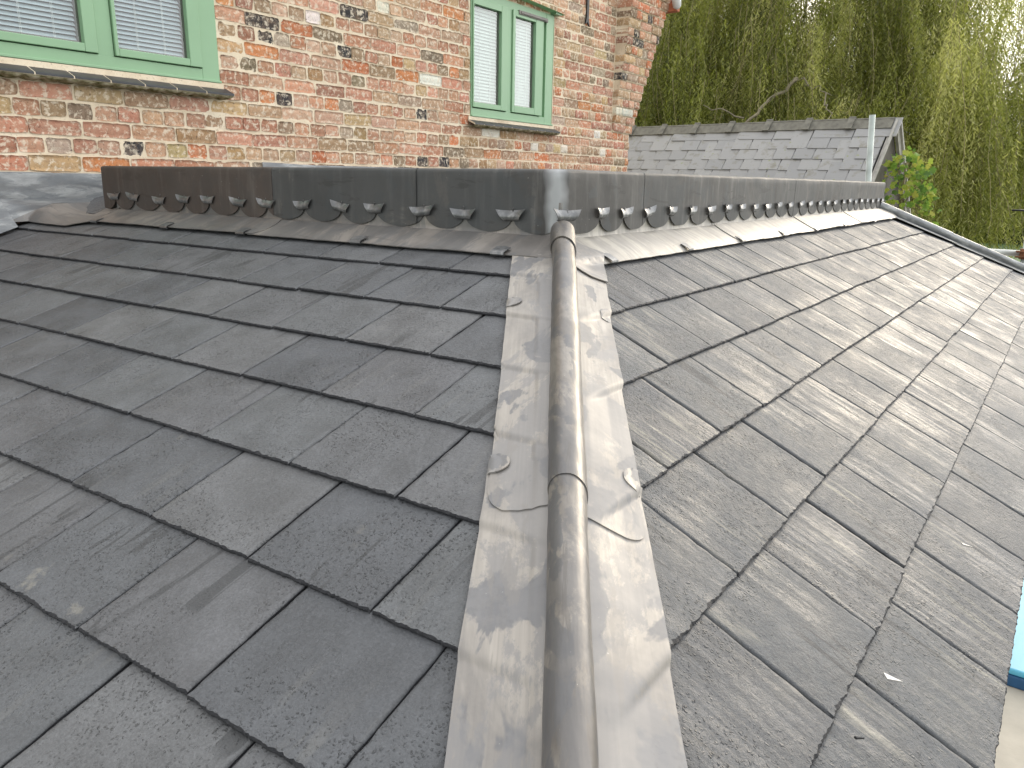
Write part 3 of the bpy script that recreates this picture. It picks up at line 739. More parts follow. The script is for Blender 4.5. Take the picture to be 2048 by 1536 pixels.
BLIND = simple('white_blind', (.56, .62, .68), .5, 0, 3, .03, 0); BLIND2 = simple('white_blind_greenish', (.62, .68, .655), .5, 0, 3, .03, 0); SPACER = simple('spacer_bar', (.16, .145, .13), .5); DARK = simple('dark_room', (.03, .03, .032), .9)  # the second window's blind is paler and greener
CORD = simple('blind_cord', (.8, .8, .8), .7)
def rect_frame(b, x0, x1, z0, z1, wl_, wr_, wb_, wt_, y0, y1, ch=.0):
    b.box(x0, x0+wl_, y0, y1, z0, z1); b.box(x1-wr_, x1, y0, y1, z0, z1)
    b.box(x0+wl_, x1-wr_, y0+.0006, y1, z0, z0+wb_); b.box(x0+wl_, x1-wr_, y0+.0006, y1, z1-wt_, z1)
def window(x0, x1, z0, z1, sashes, top, w2nd):
    w = MB(); yf = YW-.008
    rg9 = x1-sashes[-1][1]-.004
    if rg9 > .12: w.box(sashes[-1][1]+.002, x1-rg9+.052, YW+.012, YW+.07, z0+.06, z1-.05); rg9 -= .05
    rect_frame(w, x0, x1, z0, z1, max(.012, sashes[0][0]-x0-.004), rg9, .062, .06, yf, YW+.07)
    w.box(x0-.002, x1+.002, yf-.014, yf+.004, z0, z0+.012)      # bottom drip
    for i in range(len(sashes)-1):
        w.box(sashes[i][1]+.004, sashes[i+1][0]-.004, yf+.001, YW+.068, z0+.06, z1-.05)
    fr_ = w.build('window', GREEN, house, bevel=.0022)
    for i, (a_, b_, g0, g1, zb, zg) in enumerate(sashes):
        s_ = MB(); ys = yf-.011
        rect_frame(s_, a_, b_, zb, z1-.052, g0-a_, b_-g1, zg-zb, .045, ys, YW+.05); s_.build('sash', GREEN, fr_, bevel=.003)
        s_ = MB(); rect_frame(s_, g0-.002, g1+.002, zg-.002, z1-.09, .012, .014, .012, .012, YW+.010, YW+.034); s_.build('spacer', SPACER, fr_)
        s_ = MB(); s_.box(g0-.004, g1+.004, YW+.0075, YW+.0095, zg-.004, z1-.08); s_.build('glass', GLASS, fr_)
        s_ = MB(); zz = zg+.020; bt = z1-.09
        r_ = random.Random(i)
        while zz < bt:
            y_ = YW+.026; ta = R(66 if w2nd else 46); hw = .0135 if w2nd else .0125
            dy_, dz_ = math.cos(ta)*hw, math.sin(ta)*hw
            a2, b2 = g0+.014, g1-.016
            s_.poly([(a2, y_-dy_, zz-dz_), (b2, y_-dy_, zz-dz_), (b2, y_, zz+.0012), (a2, y_, zz+.0012), (a2, y_+dy_, zz+dz_), (b2, y_+dy_, zz+dz_)], [(0, 1, 2, 3), (3, 2, 5, 4)])
            zz += .0235 if w2nd else .0205
        s_.box(g0+.014, g1-.016, YW+.019, YW+.029, zg+.008, zg+.013); s_.build('blind', BLIND2 if w2nd else BLIND, fr_)
        s_ = MB(); wd = g1-g0
        for q in (.30, .68):
            xx = g0+wd*q; s_.tube([(xx, YW+.0145, zg+.012), (xx+.002, YW+.0145, bt)], .0009, 5); s_.tube([(xx+.006, YW+.0145, zg+.012), (xx+.006, YW+.0145, bt)], .0009, 5)
            s_.tube([(xx+.003, YW+.014, zg+.006), (xx+.003, YW+.014, zg+.014)], .003, 6)
        s_.build('blind_cord', CORD, fr_)
    s_ = MB(); s_.box(x0+.03, x1-.03, YW+.075, YW+.165, z0+.02, z1-.02); s_.build('room_shade', DARK, fr_)
    return fr_
w1 = window(W1[0], W1[1], W1[2], 1.75, [(-.86, -.45+.02, -.80, -.50, .700, .736), (-.325, .160, -.265, .101, .700, .736), (.243, .698, .261, .631, .700, .735)], 1.75, False)
w2 = window(W2[0], W2[1], W2[2], W2[3], [(2.950, 3.375, 2.962, 3.300, .690, .727), (3.448, 3.878, 3.482, 3.765, .690, .742)], 1.5, True)
b = MB(); b.box(3.52, 3.93, YW-.026, YW-.009, 1.425, 1.455); b.box(3.54, 3.91, YW-.032, YW-.026, 1.432, 1.448); b.build('trickle_vent', SPACER, w2, bevel=.002)
b = MB(); b.box(4.0, 4.09, YW-.055, YW+.0, 1.502, 1.52); b.poly([(3.0, YW-.07, 1.56), (4.13, YW-.07, 1.512), (4.13, YW-.0, 1.512), (3.0, YW-.0, 1.56)], [(0, 1, 2, 3), (3, 2, 1, 0)]); b.build('head_trim', GREEN, w2)
# tiled sills on mossy mortar
TILE = simple('black_sill_tile', (.030, .032, .036), .45, 0, 12, .3, .25, .001)
mm = Mat('mossy_mortar'); gv = mm.new('ShaderNodeNewGeometry').outputs['Position']
c = mm.ramp(mm.noise(gv, 30, 5, .6), (.35, (.10, .095, .035)), (.5, (.30, .27, .17)), (.65, (.48, .44, .34)))
MOSS = mm.out(c, .95, 0., mm.bump(mm.noise(gv, 90, 5), .9, .004), .1)
def sill(win, x0, x1, zb, zf, proj_, n_, jn):
    r_ = random.Random(int(x1*10)); pitch = (x1-x0)/n_
    for i in range(n_):
        a_ = x0+pitch*i+.0032; b_ = x0+pitch*(i+1)-.0032; t = .011
        j0 = MB(); j0.poly([(a_, YW-proj_, zf-t), (b_, YW-proj_, zf-t), (b_+jn, YW+.0, zb-t), (a_+jn, YW+.0, zb-t), (a_, YW-proj_, zf), (b_, YW-proj_, zf), (b_+jn, YW+.0, zb), (a_+jn, YW+.0, zb)],
                           [(0, 3, 2, 1), (4, 5, 6, 7), (0, 1, 5, 4), (1, 2, 6, 5), (2, 3, 7, 6), (3, 0, 4, 7)])
        j0.build('sill_tile', TILE, win, bevel=.0012)
    # joint mortar bed, then the scalloped mossy underside
    b = MB(); b.poly([(x0, YW-proj_+.002, zf-.012), (x1, YW-proj_+.002, zf-.012), (x1+jn, YW, zb-.012), (x0+jn, YW, zb-.012), (x0, YW-proj_+.003, zf-.0012), (x1, YW-proj_+.003, zf-.0012), (x1+jn, YW, zb-.0012), (x0+jn, YW, zb-.0012)],
                      [(0, 3, 2, 1), (4, 5, 6, 7), (0, 1, 5, 4), (1, 2, 6, 5), (2, 3, 7, 6), (3, 0, 4, 7)]); b.build('sill_joint', MORTAR, win)
    V, Fc = [], []; m_ = int((x1-x0)/.004)
    for i in range(m_+1):
        x = x0+.004+(x1-x0-.008)*i/m_
        sc = abs(math.sin((x-x0)/.080*math.pi+fn(x*3, 1)))
        dip = .004+.010*sc**.6+.003*fn(x*40, 3)
        for (yy, zz) in ((YW-.002, zb-.012), (YW-proj_+.006+.003*fn(x*50, 2), zf-.0115), (YW-proj_+.010+.004*fn(x*33, 8), zf-.012-dip*.6), (YW-proj_+.022, zf-.012-dip), (YW-.002, zf-.018-dip*.9)):
            V.append((x, yy, zz))
    for i in range(m_):
        for k in range(4): Fc.append((i*5+k, (i+1)*5+k, (i+1)*5+k+1, i*5+k+1))
    link('sill_bed', mesh('sill_bed', V, Fc, MOSS, True), win)
sill(w1, -1.155, .836, .614, .580, .082, 12, 0); sill(w2, 2.90, 4.09, .603, .572, .078, 10, 0)
b = MB(); b.box(-1.25, .815, YW-.020, YW+.02, .600, .632); b.build('bedding', MORTAR, w1)
b = MB(); b.box(2.90, 4.07, YW-.018, YW+.02, .590, .620); b.box(4.045, 4.052, YW-.012, YW+.02, .622, 1.5); b.build('bedding', MORTAR, w2)
# iron strap, gutter end and roof tile at the top right
IRON = simple('black_iron', (.012, .012, .013), .45, .3)
b = MB(); b.box(4.555, 4.590, YW-.020, YW-.008, 1.57, 2.3); b.poly([(4.555, YW-.02, 1.57), (4.590, YW-.02, 1.57), (4.612, YW-.02, 1.50), (4.573, YW-.02, 1.535), (4.540, YW-.02, 1.515), (4.555, YW-.008, 1.57), (4.590, YW-.008, 1.57), (4.612, YW-.008, 1.50), (4.573, YW-.008, 1.535), (4.540, YW-.008, 1.515)],
              [(0, 1, 2, 3, 4), (9, 8, 7, 6, 5), (0, 5, 6, 1), (1, 6, 7, 2), (2, 7, 8, 3), (3, 8, 9, 4), (4, 9, 5, 0)]); b.build('iron_strap', IRON, house)
WHITE = simple('white_plastic', (.72, .73, .74), .35, 0, 3, .04, 0)
b = MB(); b.tube([(5.80, 2.44, 2.02), (5.86, 2.44, 1.93), (5.89, 2.44, 1.86), (5.90, 2.44, 1.845)], [.05, .048, .04, .02], 12); b.build('gutter_end', WHITE, house, True)
TER = simple('terracotta', (.42, .14, .07), .8)
b = MB(); b.box(5.88, 5.96, 2.44, 2.62, 1.82, 1.90); b.box(5.92, 5.99, 2.5, 2.66, 1.88, 1.96); b.build('roof_tile', TER, house, bevel=.008)

# ------------------------------------------------------------------ outbuilding with old slate roof
RB = np.array([7.121, .551, .803]); RA = np.array([7.389, 3.238, .803]); gd = (RA-RB)/np.linalg.norm(RA-RB); gn = np.array([-gd[1], gd[0], 0]); gn = gn if gn@(CAM-RB) > 0 else -gn
ga = R(49.5); gs_ = gn*math.cos(ga)-Z_*math.sin(ga); gnn = np.cross(gd, gs_); gnn = gnn if gnn[2] > 0 else -gnn
gs2 = -gn*math.cos(ga)-Z_*math.sin(ga)
gar = thing('outbuilding', 'low outbuilding with weathered lilac grey slate roof and angular ridge tiles below the willow', 'outbuilding', (7.2, 1.8, GZ))
og = Mat('old_slate'); v = og.map('UV', (1, 1, 1), True); oi = og.new('ShaderNodeObjectInfo')
c = og.ramp(oi.outputs['Random'], (0, (.255, .257, .257)), (.5, (.28, .281, .28)), (1, (.305, .305, .30)))
li = og.noise(v, 8, 6, .65); c = og.mix(og.ramp(li, (.54, 0.), (.68, .6)), c, (.16, .145, .095)); c = og.mix(og.ramp(og.noise(v, 20, 4), (.66, 0.), (.72, .8)), c, (.22, .25, .10))
OLD = og.out(c, .55, 0., og.bump(og.noise(v, 60, 4), .4, .002), .4)
RIDGE = simple('ridge_tile', (.155, .15, .125), .85, 0, 14, .3, .4, .003)
GV = []
for i in range(8):
    w_, l_, t = .2060, .26, .0095; r_ = random.Random(i); c1_, c2_ = r_.choice([0, 0, 0, 0, .012]), r_.choice([0, 0, .0, 0, .02])
    pts = [(-w_/2+c1_, 0), (w_/2-c2_, 0), (w_/2, c2_*1.1), (w_/2, l_), (-w_/2, l_), (-w_/2, c1_*1.1)]
    pts = [(x+.001*fn(i, k, 1), y+.003*fn(i, k, 2)*(y < .1)) for k, (x, y) in enumerate(pts)]
    V = [(x, y, 0) for x, y in pts]+[(x, y, -t) for x, y in pts]
    GV.append(mesh('roof_slate', V, [tuple(range(6)), tuple(range(6, 12))[::-1]]+[(k, 6+k, 6+(k+1) % 6, (k+1) % 6) for k in range(6)], OLD, False, [(x, y) for x, y in pts]*2))
rg = random.Random(3)
for k in range(7):
    s = .215+.1465*k; w_ = .2165 if k else .43
    if k % 2:
        Mx = Matrix([[-gd[i], (-gs_*math.cos(.072)-gnn*math.sin(.072))[i], gnn[i], (RB+gd*.056+gs_*s+gnn*.02)[i]] for i in range(3)]+[[0, 0, 0, 1]]) @ Matrix.Diagonal((.5, 1, 1, 1)); link('roof_slate', GV[1], gar, Mx)
    for m_ in range(0, int(3.8/w_)+1):
        u_ = (m_+(.5 if k % 2 else 0))*w_+.11
        if u_ > 3.7: continue
        Mx = Matrix([[-gd[i] if True else 0, (-gs_*math.cos(.072)-gnn*math.sin(.072))[i], gnn[i], (RB+gd*u_+gs_*(s+rg.gauss(0, .003))+gnn*(.02+rg.uniform(0, .0007)))[i]] for i in range(3)]+[[0, 0, 0, 1]])
        Mx = Mx @ Matrix.Rotation(rg.gauss(0, .006), 4, 'Z') @ Matrix.Diagonal((w_/.2165, 1, 1, 1))
        link('roof_slate', rg.choice(GV), gar, Mx)
b = MB(); L_ = 4.6
b.poly([RB, RB+gd*L_, RB+gd*L_+gs_*2.4, RB+gs_*2.4], [(0, 1, 2, 3)]); b.poly([RB, RB+gd*L_, RB+gd*L_+gs2*2.4, RB+gs2*2.4], [(3, 2, 1, 0)])
b.build('roof_deck', deck_m, gar)
V, Fc = [], []
b_me = MB()
for (x0, x1, g_) in ((0, .40, 0), (.385, .455, .022)):
    P = [(x0, -.0), (x1, 0)]
    for sgn, ss in ((1, gs_), (-1, gs2)):
        nn = gnn if sgn == 1 else np.cross(gd, gs2)*(1 if np.cross(gd, gs2)[2] > 0 else -1)
        top0, top1 = Z_*(.045+g_), ss*.105+nn*(.028+g_)
        if g_: top1 = ss*.118+nn*(.028+g_)
        V = [gd*x0+top0, gd*x1+top0, gd*x1+top1, gd*x0+top1]; V += [v_-nn*.02 for v_ in V]
        b_me.poly(V, [(0, 1, 2, 3), (7, 6, 5, 4), (3, 2, 6, 7), (0, 3, 7, 4), (1, 5, 6, 2)])
rt = mesh('ridge_tile', b_me.V, b_me.F, RIDGE)
for k in range(10): link('ridge_tile', rt, gar, Matrix.Translation(tuple(RB+gd*(-.02+.452*k)+Z_*rg.uniform(-.004, .004))))
PALE = simple('weathered_board', (.33, .32, .29), .8, 0, 12, .25, .3, .002)
GREYB = simple('grey_timber', (.25, .24, .21), .85, 0, 12, .3, .4, .002)
def plank(P, Q, up, th, wd, mat, nm, par):
    P, Q, up = map(np.array, (P, Q, up)); d = Q-P; n_ = np.cross(d, up); n_ = n_/np.linalg.norm(n_)*th
    V = [P, Q, Q+up*wd, P+up*wd]; V = V+[v_+n_ for v_ in V]
    b = MB(); b.poly(V, [(0, 1, 2, 3), (7, 6, 5, 4), (0, 4, 5, 1), (1, 5, 6, 2), (2, 6, 7, 3), (3, 7, 4, 0)]); return b.build(nm, mat, par)
e0 = RB-gd*.03
plank(e0+gs_*2.3+gnn*.005, e0+gnn*.005, -gnn, .022, .065, PALE, 'barge_board', gar)
plank(e0-gd*.028+gs_*2.3+gnn*.03, e0-gd*.028+gnn*.03, -gnn, .02, .035, PALE, 'verge_trim', gar)
n2_ = np.cross(gd, gs2); n2_ = n2_ if n2_[2] > 0 else -n2_
plank(e0+gs2*1.9+n2_*.02, e0+n2_*.02, -n2_, .03, .085, GREYB, 'barge_board', gar)
plank(e0-gd*.03+gs2*1.9+n2_*.04, e0-gd*.03+n2_*.04, -n2_, .02, .03, PALE, 'verge_trim', gar)
b = MB(); hw_ = 2.2*math.cos(ga); hz = RB[2]-2.2*math.sin(ga)
b.poly([RB-Z_*.03, RB+gn*hw_+Z_*(hz-RB[2]), RB+gn*hw_+Z_*(GZ-RB[2]), RB-gn*hw_+Z_*(GZ-RB[2]), RB-gn*hw_+Z_*(hz-RB[2])], [(0, 1, 2, 3, 4)])
b.poly([RB+gn*hw_+Z_*(hz-RB[2]), RB+gd*L_+gn*hw_+Z_*(hz-RB[2]), RB+gd*L_+gn*hw_+Z_*(GZ-RB[2]), RB+gn*hw_+Z_*(GZ-RB[2])], [(0, 1, 2, 3)])
b.build('gable_wall', simple('dark_cladding', (.10, .09, .075), .9), gar)

# ------------------------------------------------------------------ scaffold pieces
GALV = simple('galvanised_tube', (.36, .40, .375), .42, .5, 9, .2, .1, .001); RUST = simple('rusty_coupler', (.20, .085, .04), .8, .2, 30, .4, .5, .002)
b = MB(); pt, pb = np.array([5.22, .346, .720]), np.array([5.22, .313, .218]); d_ = (pb-pt)/(pt[2]-pb[2])
b.tube([pt+np.array([0, 0, 0]), pt+d_*(pt[2]-GZ)], .0243, 14)
tag(b.build('scaffold_pole', GALV, None, True), 'grey green steel pole standing upright in front of the outbuilding roof', 'pole')
sc_ = thing('scaffold', 'scaffold rail and upright with rusty coupler beyond the far hip', 'scaffold', (5.2, -.6, GZ))
b = MB(); b.tube([(5.35, -.15, -.325), (5.35, -.845, -.325)], .0243, 14); b.build('rail', simple('pale_tube', (.55, .57, .54), .45, .3), sc_, True)
b = MB(); b.tube([(5.30, -.868, GZ), (5.30, -.862, .03)], .0243, 14); b.build('upright', GALV, sc_, True)
b = MB(); b.box(5.262, 5.332, -.900, -.825, -.362, -.285); b.tube([(5.255, -.80, -.305), (5.255, -.91, -.305)], .008, 8); b.tube([(5.255, -.80, -.345), (5.255, -.91, -.345)], .008, 8); b.build('coupler', RUST, sc_, bevel=.01)
b = MB(); b.tube([(5.27, -.725, .000), (5.27, -.79, .002), (5.27, -.845, -.006)], .007, 8); b.build('toe_clip', IRON, sc_, True)

# blue board on the patio below the eave
BL = simple('light_blue_board', (.10, .42, .60), .45, 0, 2, .06, .1, .001); BD = simple('dark_blue_edge', (.012, .07, .17), .5)
bb = thing('blue_board', 'light blue padded mat with dark blue edge lying on the patio below the eave', 'mat', (3.7, -1.9, GZ+.04))
b = MB(); b.box(3.32, 4.75, -2.6, -1.12, GZ+.12, GZ+.16); b.build('top_sheet', BL, bb, bevel=.012)
b = MB(); b.box(3.315, 4.755, -2.605, -1.115, GZ+.041, GZ+.119); b.build('edge_band', BD, bb, bevel=.01)

# ------------------------------------------------------------------ vegetation
def leaf_mat(name, ca, cb, cc_, trans=.35, rough=.5):
    m = Mat(name); a_ = m.new('ShaderNodeAttribute', attribute_name='tint'); c = m.ramp(a_.outputs['Fac'], (0, ca), (.5, cb), (1, cc_))
    m.out(c, rough, 0., None, .35)
    tl = m.new('ShaderNodeBsdfTranslucent'); m.l.new(m.mix(1., c, (1.5, 1.5, .8), 'MULTIPLY'), tl.inputs[0]); ms = m.new('ShaderNodeMixShader'); ms.inputs[0].default_value = trans
    o_ = m.n['Material Output']; m.l.new(m.p.outputs[0], ms.inputs[1]); m.l.new(tl.outputs[0], ms.inputs[2]); m.l.new(ms.outputs[0], o_.inputs[0]); return m.m
WILLOW = leaf_mat('willow_leaf', (.06, .072, .016), (.24, .265, .065), (.48, .47, .22), .5, .42)
BARK = simple('willow_bark', (.12, .10, .07), .9, 0, 6, .4, .8, .02)
TWIG2 = simple('bare_branch', (.20, .175, .12), .85, 0, 20, .3, .4, .004); TWIG = simple('willow_twig', (.22, .19, .095), .8, 0, 6, .3, .3, .004)
def tri_mesh(name, V, T, tint, mat, parent=None):
    me = bpy.data.meshes.new(name); nV, nT = len(V), len(T)
    me.vertices.add(nV); me.vertices.foreach_set('co', V.astype(np.float32).ravel())
    me.loops.add(nT*3); me.loops.foreach_set('vertex_index', T.astype(np.int32).ravel())
    me.polygons.add(nT); me.polygons.foreach_set('loop_start', np.arange(0, nT*3, 3, dtype=np.int32)); me.polygons.foreach_set('loop_total', np.full(nT, 3, dtype=np.int32))
    at = me.attributes.new('tint', 'FLOAT', 'POINT'); at.data.foreach_set('value', tint.astype(np.float32)); me.materials.append(mat); me.update(calc_edges=True); me.validate()
    return link(name, me, parent)
def leaves(P, D, L, W, tint, rg_):
    """rhombic leaves at P along D"""
    n = len(P); rnd = rg_.normal(size=(n, 3)); S = np.cross(D, rnd); S /= np.linalg.norm(S, axis=1)[:, None]+1e-9
    V = np.stack([P, P+D*(L*.45)[:, None]+S*W[:, None]/2, P+D*L[:, None], P+D*(L*.45)[:, None]-S*W[:, None]/2], 1).reshape(-1, 3)
    k = np.arange(n)*4; T = np.concatenate([np.stack([k, k+1, k+2], 1), np.stack([k, k+2, k+3], 1)])
    return V, T, np.repeat(tint, 4)
def willow(center, Rr, H, zbot, n_clump, per, seed, lsize, label, trunkpath, parent_name='willow_tree', front=None, gap=None, spacing=.034):
    rg_ = np.random.default_rng(seed); root = thing(parent_name, label, 'tree', (center[0], center[1], GZ))
    cx_, cy_ = center; LV, LT, LC = [], [], []; off = 0; strands = []
    tocam = np.array([CAM[0]-cx_, CAM[1]-cy_]); ac = math.atan2(tocam[1], tocam[0])
    for c in range(n_clump):
        th = ac+rg_.uniform(-1.9, 1.9) if rg_.random() < .9 else rg_.uniform(0, 6.28)
        rho = Rr*math.sqrt(rg_.uniform(.06, 1.0)); h = H*math.sqrt(max(0.02, 1-(rho/Rr)**2*.93))*rg_.uniform(.30, 1.06)
        base = np.array([cx_+rho*math.cos(th), cy_+rho*math.sin(th), h+0.]); tone = rg_.normal(.02, .28); lc = rg_.uniform(.6, 1.15)
        if gap and gap(base): continue
        span = rg_.uniform(.25, .62); bd = rg_.uniform(0, 6.28); arch = rg_.uniform(.1, .5)
        Lmax = rg_.uniform(1.4, 4.6); sway0 = rg_.normal(0, .13); wv0 = rg_.uniform(1.5, 4.5); wp = rg_.uniform(0, 6)
        for s in range(per):
            q = rg_.uniform(-1, 1); p0 = base+np.array([math.cos(bd)*q*span+rg_.normal(0, .07), math.sin(bd)*q*span+rg_.normal(0, .07), -arch*q*q*span+rg_.normal(0, .08)])
            zb = zbot+rg_.normal(0, .10)+.22*math.sin(th*9)+.12*math.sin(th*23); ln_ = min(Lmax*rg_.uniform(.55, 1.1), p0[2]-zb)
            if ln_ < .25: continue
            sway = sway0+rg_.normal(0, .07); wv = wv0*rg_.uniform(.8, 1.2)
            n = max(4, int(ln_/spacing)); f = np.linspace(0, 1, n)
            out = np.array([math.cos(th), math.sin(th)]); lean = rg_.uniform(.02, .30)
            sw = sway*f*ln_+.10*ln_*np.sin(f*wv+wp)*.5
            x = p0[0]+out[0]*lean*np.sqrt(f)*.6+np.sin(f*rg_.uniform(2, 7)+rg_.uniform(0, 6))*.05*ln_*.5-.28*sw
            y = p0[1]+out[1]*lean*np.sqrt(f)*.6+np.sin(f*rg_.uniform(2, 7)+rg_.uniform(0, 6))*.05*ln_*.5+.96*sw
            z = p0[2]-f*ln_+.10*(1-f)*0; P = np.stack([x, y, z], 1)+rg_.normal(0, .006, (n, 3))
            az = rg_.uniform(0, 6.28, n); dn = rg_.uniform(.45, 1.15, n); D = np.stack([np.cos(az)*np.cos(dn), np.sin(az)*np.cos(dn), -np.sin(dn)], 1)
            L = lsize*rg_.uniform(.6, 1.25, n); W = L*rg_.uniform(.12, .19, n)
            V, T, Cc = leaves(P, D, L, W, np.clip(.45+tone+rg_.normal(0, .16, n)+.10*(f-.5), 0, 1), rg_)
            LV.append(V); LT.append(T+off); LC.append(Cc); off += len(V)
            if rg_.random() < .10: strands.append(P[::max(1, n//6)])
    tri_mesh('crown', np.concatenate(LV), np.concatenate(LT), np.concatenate(LC), WILLOW, root)
    b = MB()
    for S in strands: b.tube([tuple(p) for p in S], .0045, 3, False)
    b.build('twigs', TWIG, root, kind='stuff')
    for k_, (pts, r0_, r1_) in enumerate(trunkpath):
        b = MB(); n = len(pts); b.tube(pts, [r0_+(r1_-r0_)*i/(n-1) for i in range(n)], 9)
        b.build('trunk' if k_ == 0 else 'branch', BARK, root, True)
    return root
def wob(p, q, n, amp, sd):
    p, q = np.array(p), np.array(q); return [tuple(p+(q-p)*i/n+amp*np.array([fn(i*.7, sd), fn(i*.7, sd, 5), fn(i*.7, sd, 9)])*math.sin(math.pi*i/n)) for i in range(n+1)]
cen = (15.7, 3.95)
tp = [(wob((14.8, 4.7, GZ), (14.6, 4.6, .6), 6, .15, 1), .42, .32), (wob((14.6, 4.6, .6), (13.6, 4.9, 3.8), 7, .3, 2), .26, .14), (wob((14.6, 4.6, .5), (15.0, 3.2, 3.6), 7, .3, 3), .22, .10),
      (wob((14.6, 4.6, .2), (12.6, 4.6, 1.1), 6, .3, 4), .10, .03), (wob((12.9, 4.6, .95), (12.4, 5.3, .45), 5, .2, 5), .045, .015), (wob((13.3, 4.6, .85), (12.2, 4.1, 1.5), 5, .25, 6), .05, .015),
      (wob((14.6, 4.6, 1.2), (12.8, 3.5, 1.9), 6, .3, 7), .09, .025), (wob((12.7, 5.0, 1.8), (12.0, 5.4, 1.0), 6, .2, 12), .03, .01), (wob((14.4, 4.6, 1.0), (13.0, 5.8, 1.9), 6, .3, 8), .10, .03), (wob((12.8, 4.2, .2), (12.2, 4.9, .75), 5, .15, 9), .03, .01), (wob((12.2, 2.9, .25), (11.9, 2.45, .0), 5, .1, 10), .02, .008)]
willow(cen, 5.2, 6.6, -.45, 760, 26, 11, .085, 'large weeping willow with hanging green strands rising behind the outbuilding', tp, gap=lambda b_: b_[1] < 1.0 and b_[2] > 2.0+.5*b_[1] and random.random() < .75)
sn = thing('bare_branches', 'pale bare twisted branches hanging among the willow strands above the outbuilding ridge', 'branch', (10.4, 3.2, .5))
for k_, (p_, q_, a_, b_) in enumerate([((10.9, 2.7, 1.75), (10.3, 3.25, 1.05), .030, .022), ((10.3, 3.25, 1.05), (10.2, 3.35, .55), .02, .008), ((10.3, 3.25, 1.05), (10.15, 3.75, .80), .018, .006), ((10.3, 3.25, 1.05), (10.15, 2.85, .62), .016, .005), ((10.9, 2.75, 1.75), (10.6, 2.1, 1.45), .02, .006),
        ((10.4, 3.3, 1.15), (10.2, 3.9, 1.35), .014, .005), ((10.7, 2.2, 1.5), (10.3, 2.0, .95), .012, .005), ((10.4, 4.9, 1.0), (10.1, 5.3, .5), .012, .004), ((9.9, .55, .12), (9.9, .85, -.02), .010, .004), ((9.9, .85, .30), (9.9, .85, -.15), .008, .004), ((9.9, .95, .22), (9.9, .60, .05), .008, .003)]):
    b = MB(); pts = wob(p_, q_, 8, .16, 40+k_); b.tube(pts, [a_+(b_-a_)*i/8 for i in range(9)], 7); b.build('branch', TWIG2, sn, True)
willow((24.5, 10.6), 6.5, 6.8, -.6, 260, 22, 12, .16, 'further weeping willow standing deep behind the first, left of it', [(wob((24.5, 10.6, GZ), (24.2, 10.5, 3.5), 5, .3, 1), .5, .3)], spacing=.08)
# dark hedge and far trees
HEDGE = leaf_mat('hedge_leaf', (.012, .022, .008), (.022, .038, .012), (.035, .055, .018), .15, .7)
def leafy_box(x0, x1, y0, y1, z0, z1, n, L, name, seed, kind=None):
    rg_ = np.random.default_rng(seed); P = np.stack([rg_.uniform(x0, x1, n), rg_.uniform(y0, y1, n), z0+(z1-z0)*rg_.uniform(0, 1, n)**.8], 1)
    P[:, 2] = np.minimum(P[:, 2], z1+.35*np.sin(P[:, 1]*.9)+.2*np.sin(P[:, 1]*2.3+1)); D = rg_.normal(size=(n, 3)); D /= np.linalg.norm(D, axis=1)[:, None]
    Ls = L*rg_.uniform(.5, 1.3, n); V, T, C_ = leaves(P, D, Ls, Ls*.6, rg_.uniform(0, 1, n), rg_); o = tri_mesh(name, V, T, C_, HEDGE)
    return o
o = leafy_box(50, 53, -20, 30, GZ, -.9, 26000, .45, 'hedge', 4); tag(o, 'long dark hedge across the far end of the lawn', 'hedge')
o = leafy_box(58, 64, 1, 50, GZ, 2.6, 52000, .7, 'distant_trees', 5); o['kind'] = 'stuff'; tag(o, 'dark mass of distant trees behind the hedge and willow', 'trees')
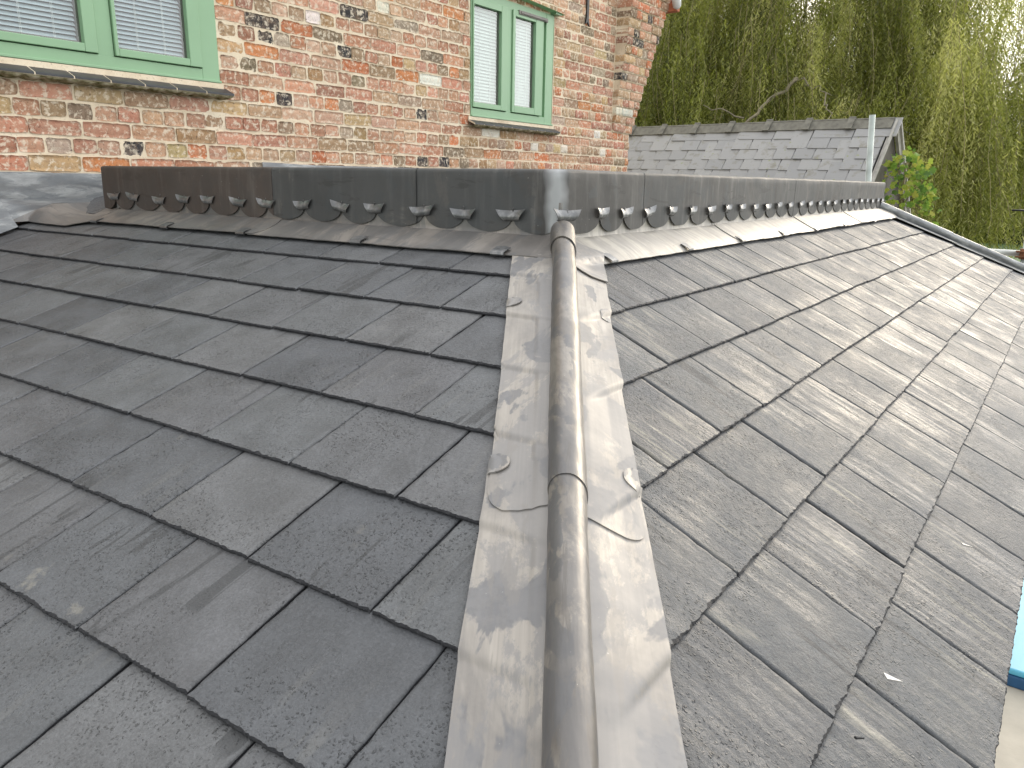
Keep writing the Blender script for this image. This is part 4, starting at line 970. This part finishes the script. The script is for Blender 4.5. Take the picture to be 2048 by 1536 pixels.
# vine on the gable
vine = thing('vine', 'bright yellow green climbing vine spilling round the gable end of the outbuilding', 'vine', (7.3, .4, GZ))
vm = Mat('vine_leaf'); oi = vm.new('ShaderNodeObjectInfo'); c = vm.ramp(oi.outputs['Random'], (0, (.08, .16, .03)), (.4, (.20, .33, .05)), (.85, (.36, .44, .07)), (1, (.46, .42, .09)))
vm.out(c, .5, 0., None, .4); tl = vm.new('ShaderNodeBsdfTranslucent'); vm.l.new(c, tl.inputs[0]); ms = vm.new('ShaderNodeMixShader'); ms.inputs[0].default_value = .5
vm.l.new(vm.p.outputs[0], ms.inputs[1]); vm.l.new(tl.outputs[0], ms.inputs[2]); vm.l.new(ms.outputs[0], vm.n['Material Output'].inputs[0])
VL = []
for i in range(6):
    pts = []; k_ = 20
    for j in range(k_):
        th = 2*math.pi*j/k_; lob = .72+.28*abs(math.cos(th*2.5))+.07*fn(i, j, 3)
        if j == 0: lob = .35
        pts.append((math.cos(th)*.05*lob, math.sin(th)*.05*lob, .010*math.cos(th*2)+.004*fn(i, j)))
    V = [(0, 0, .006)]+pts; VL.append(mesh('vine_leaf', V, [(0, 1+j, 1+(j+1) % k_) for j in range(k_)], vm.m, True))
# (y, z, spread y, spread z, count) at about X = 7.2
rv = random.Random(9)
BLOB = [(.44, .42, .06, .08, 20), (.34, .46, .06, .08, 16), (.42, .30, .10, .10, 34), (.25, .33, .06, .09, 30), (.16, .27, .06, .08, 26), (.20, .13, .08, .09, 34), (.10, .05, .05, .09, 26), (.08, -.08, .05, .07, 22), (.46, .12, .10, .14, 30), (.07, -.20, .06, .05, 12), (.30, .0, .10, .12, 26)]
for y_, z_, sy, sz, ct in BLOB:
    for i in range(ct):
        p = Vector((rv.uniform(6.95, 7.3)-.1, rv.gauss(y_, sy*.7), rv.gauss(z_, sz*.7)))
        Mx = Matrix.Translation(p) @ (Matrix.Rotation(rv.uniform(0, 6.28), 4, 'X') @ Matrix.Rotation(rv.uniform(-1.5, 1.5)-1.0, 4, 'Y') @ Matrix.Rotation(rv.uniform(0, 6.28), 4, 'Z')) @ Matrix.Scale(rv.uniform(.26, .78), 4)
        link('leaf', rv.choice(VL), vine, Mx)
b = MB(); b.tube(wob((7.2, .35, GZ), (7.2, .38, .4), 8, .12, 2), .012, 6)
for y_, z_, *_r in BLOB: b.tube(wob((7.18, .36, .0), (7.15, y_, z_), 5, .05, y_), .004, 5)
b.build('stem', TWIG, vine, True)
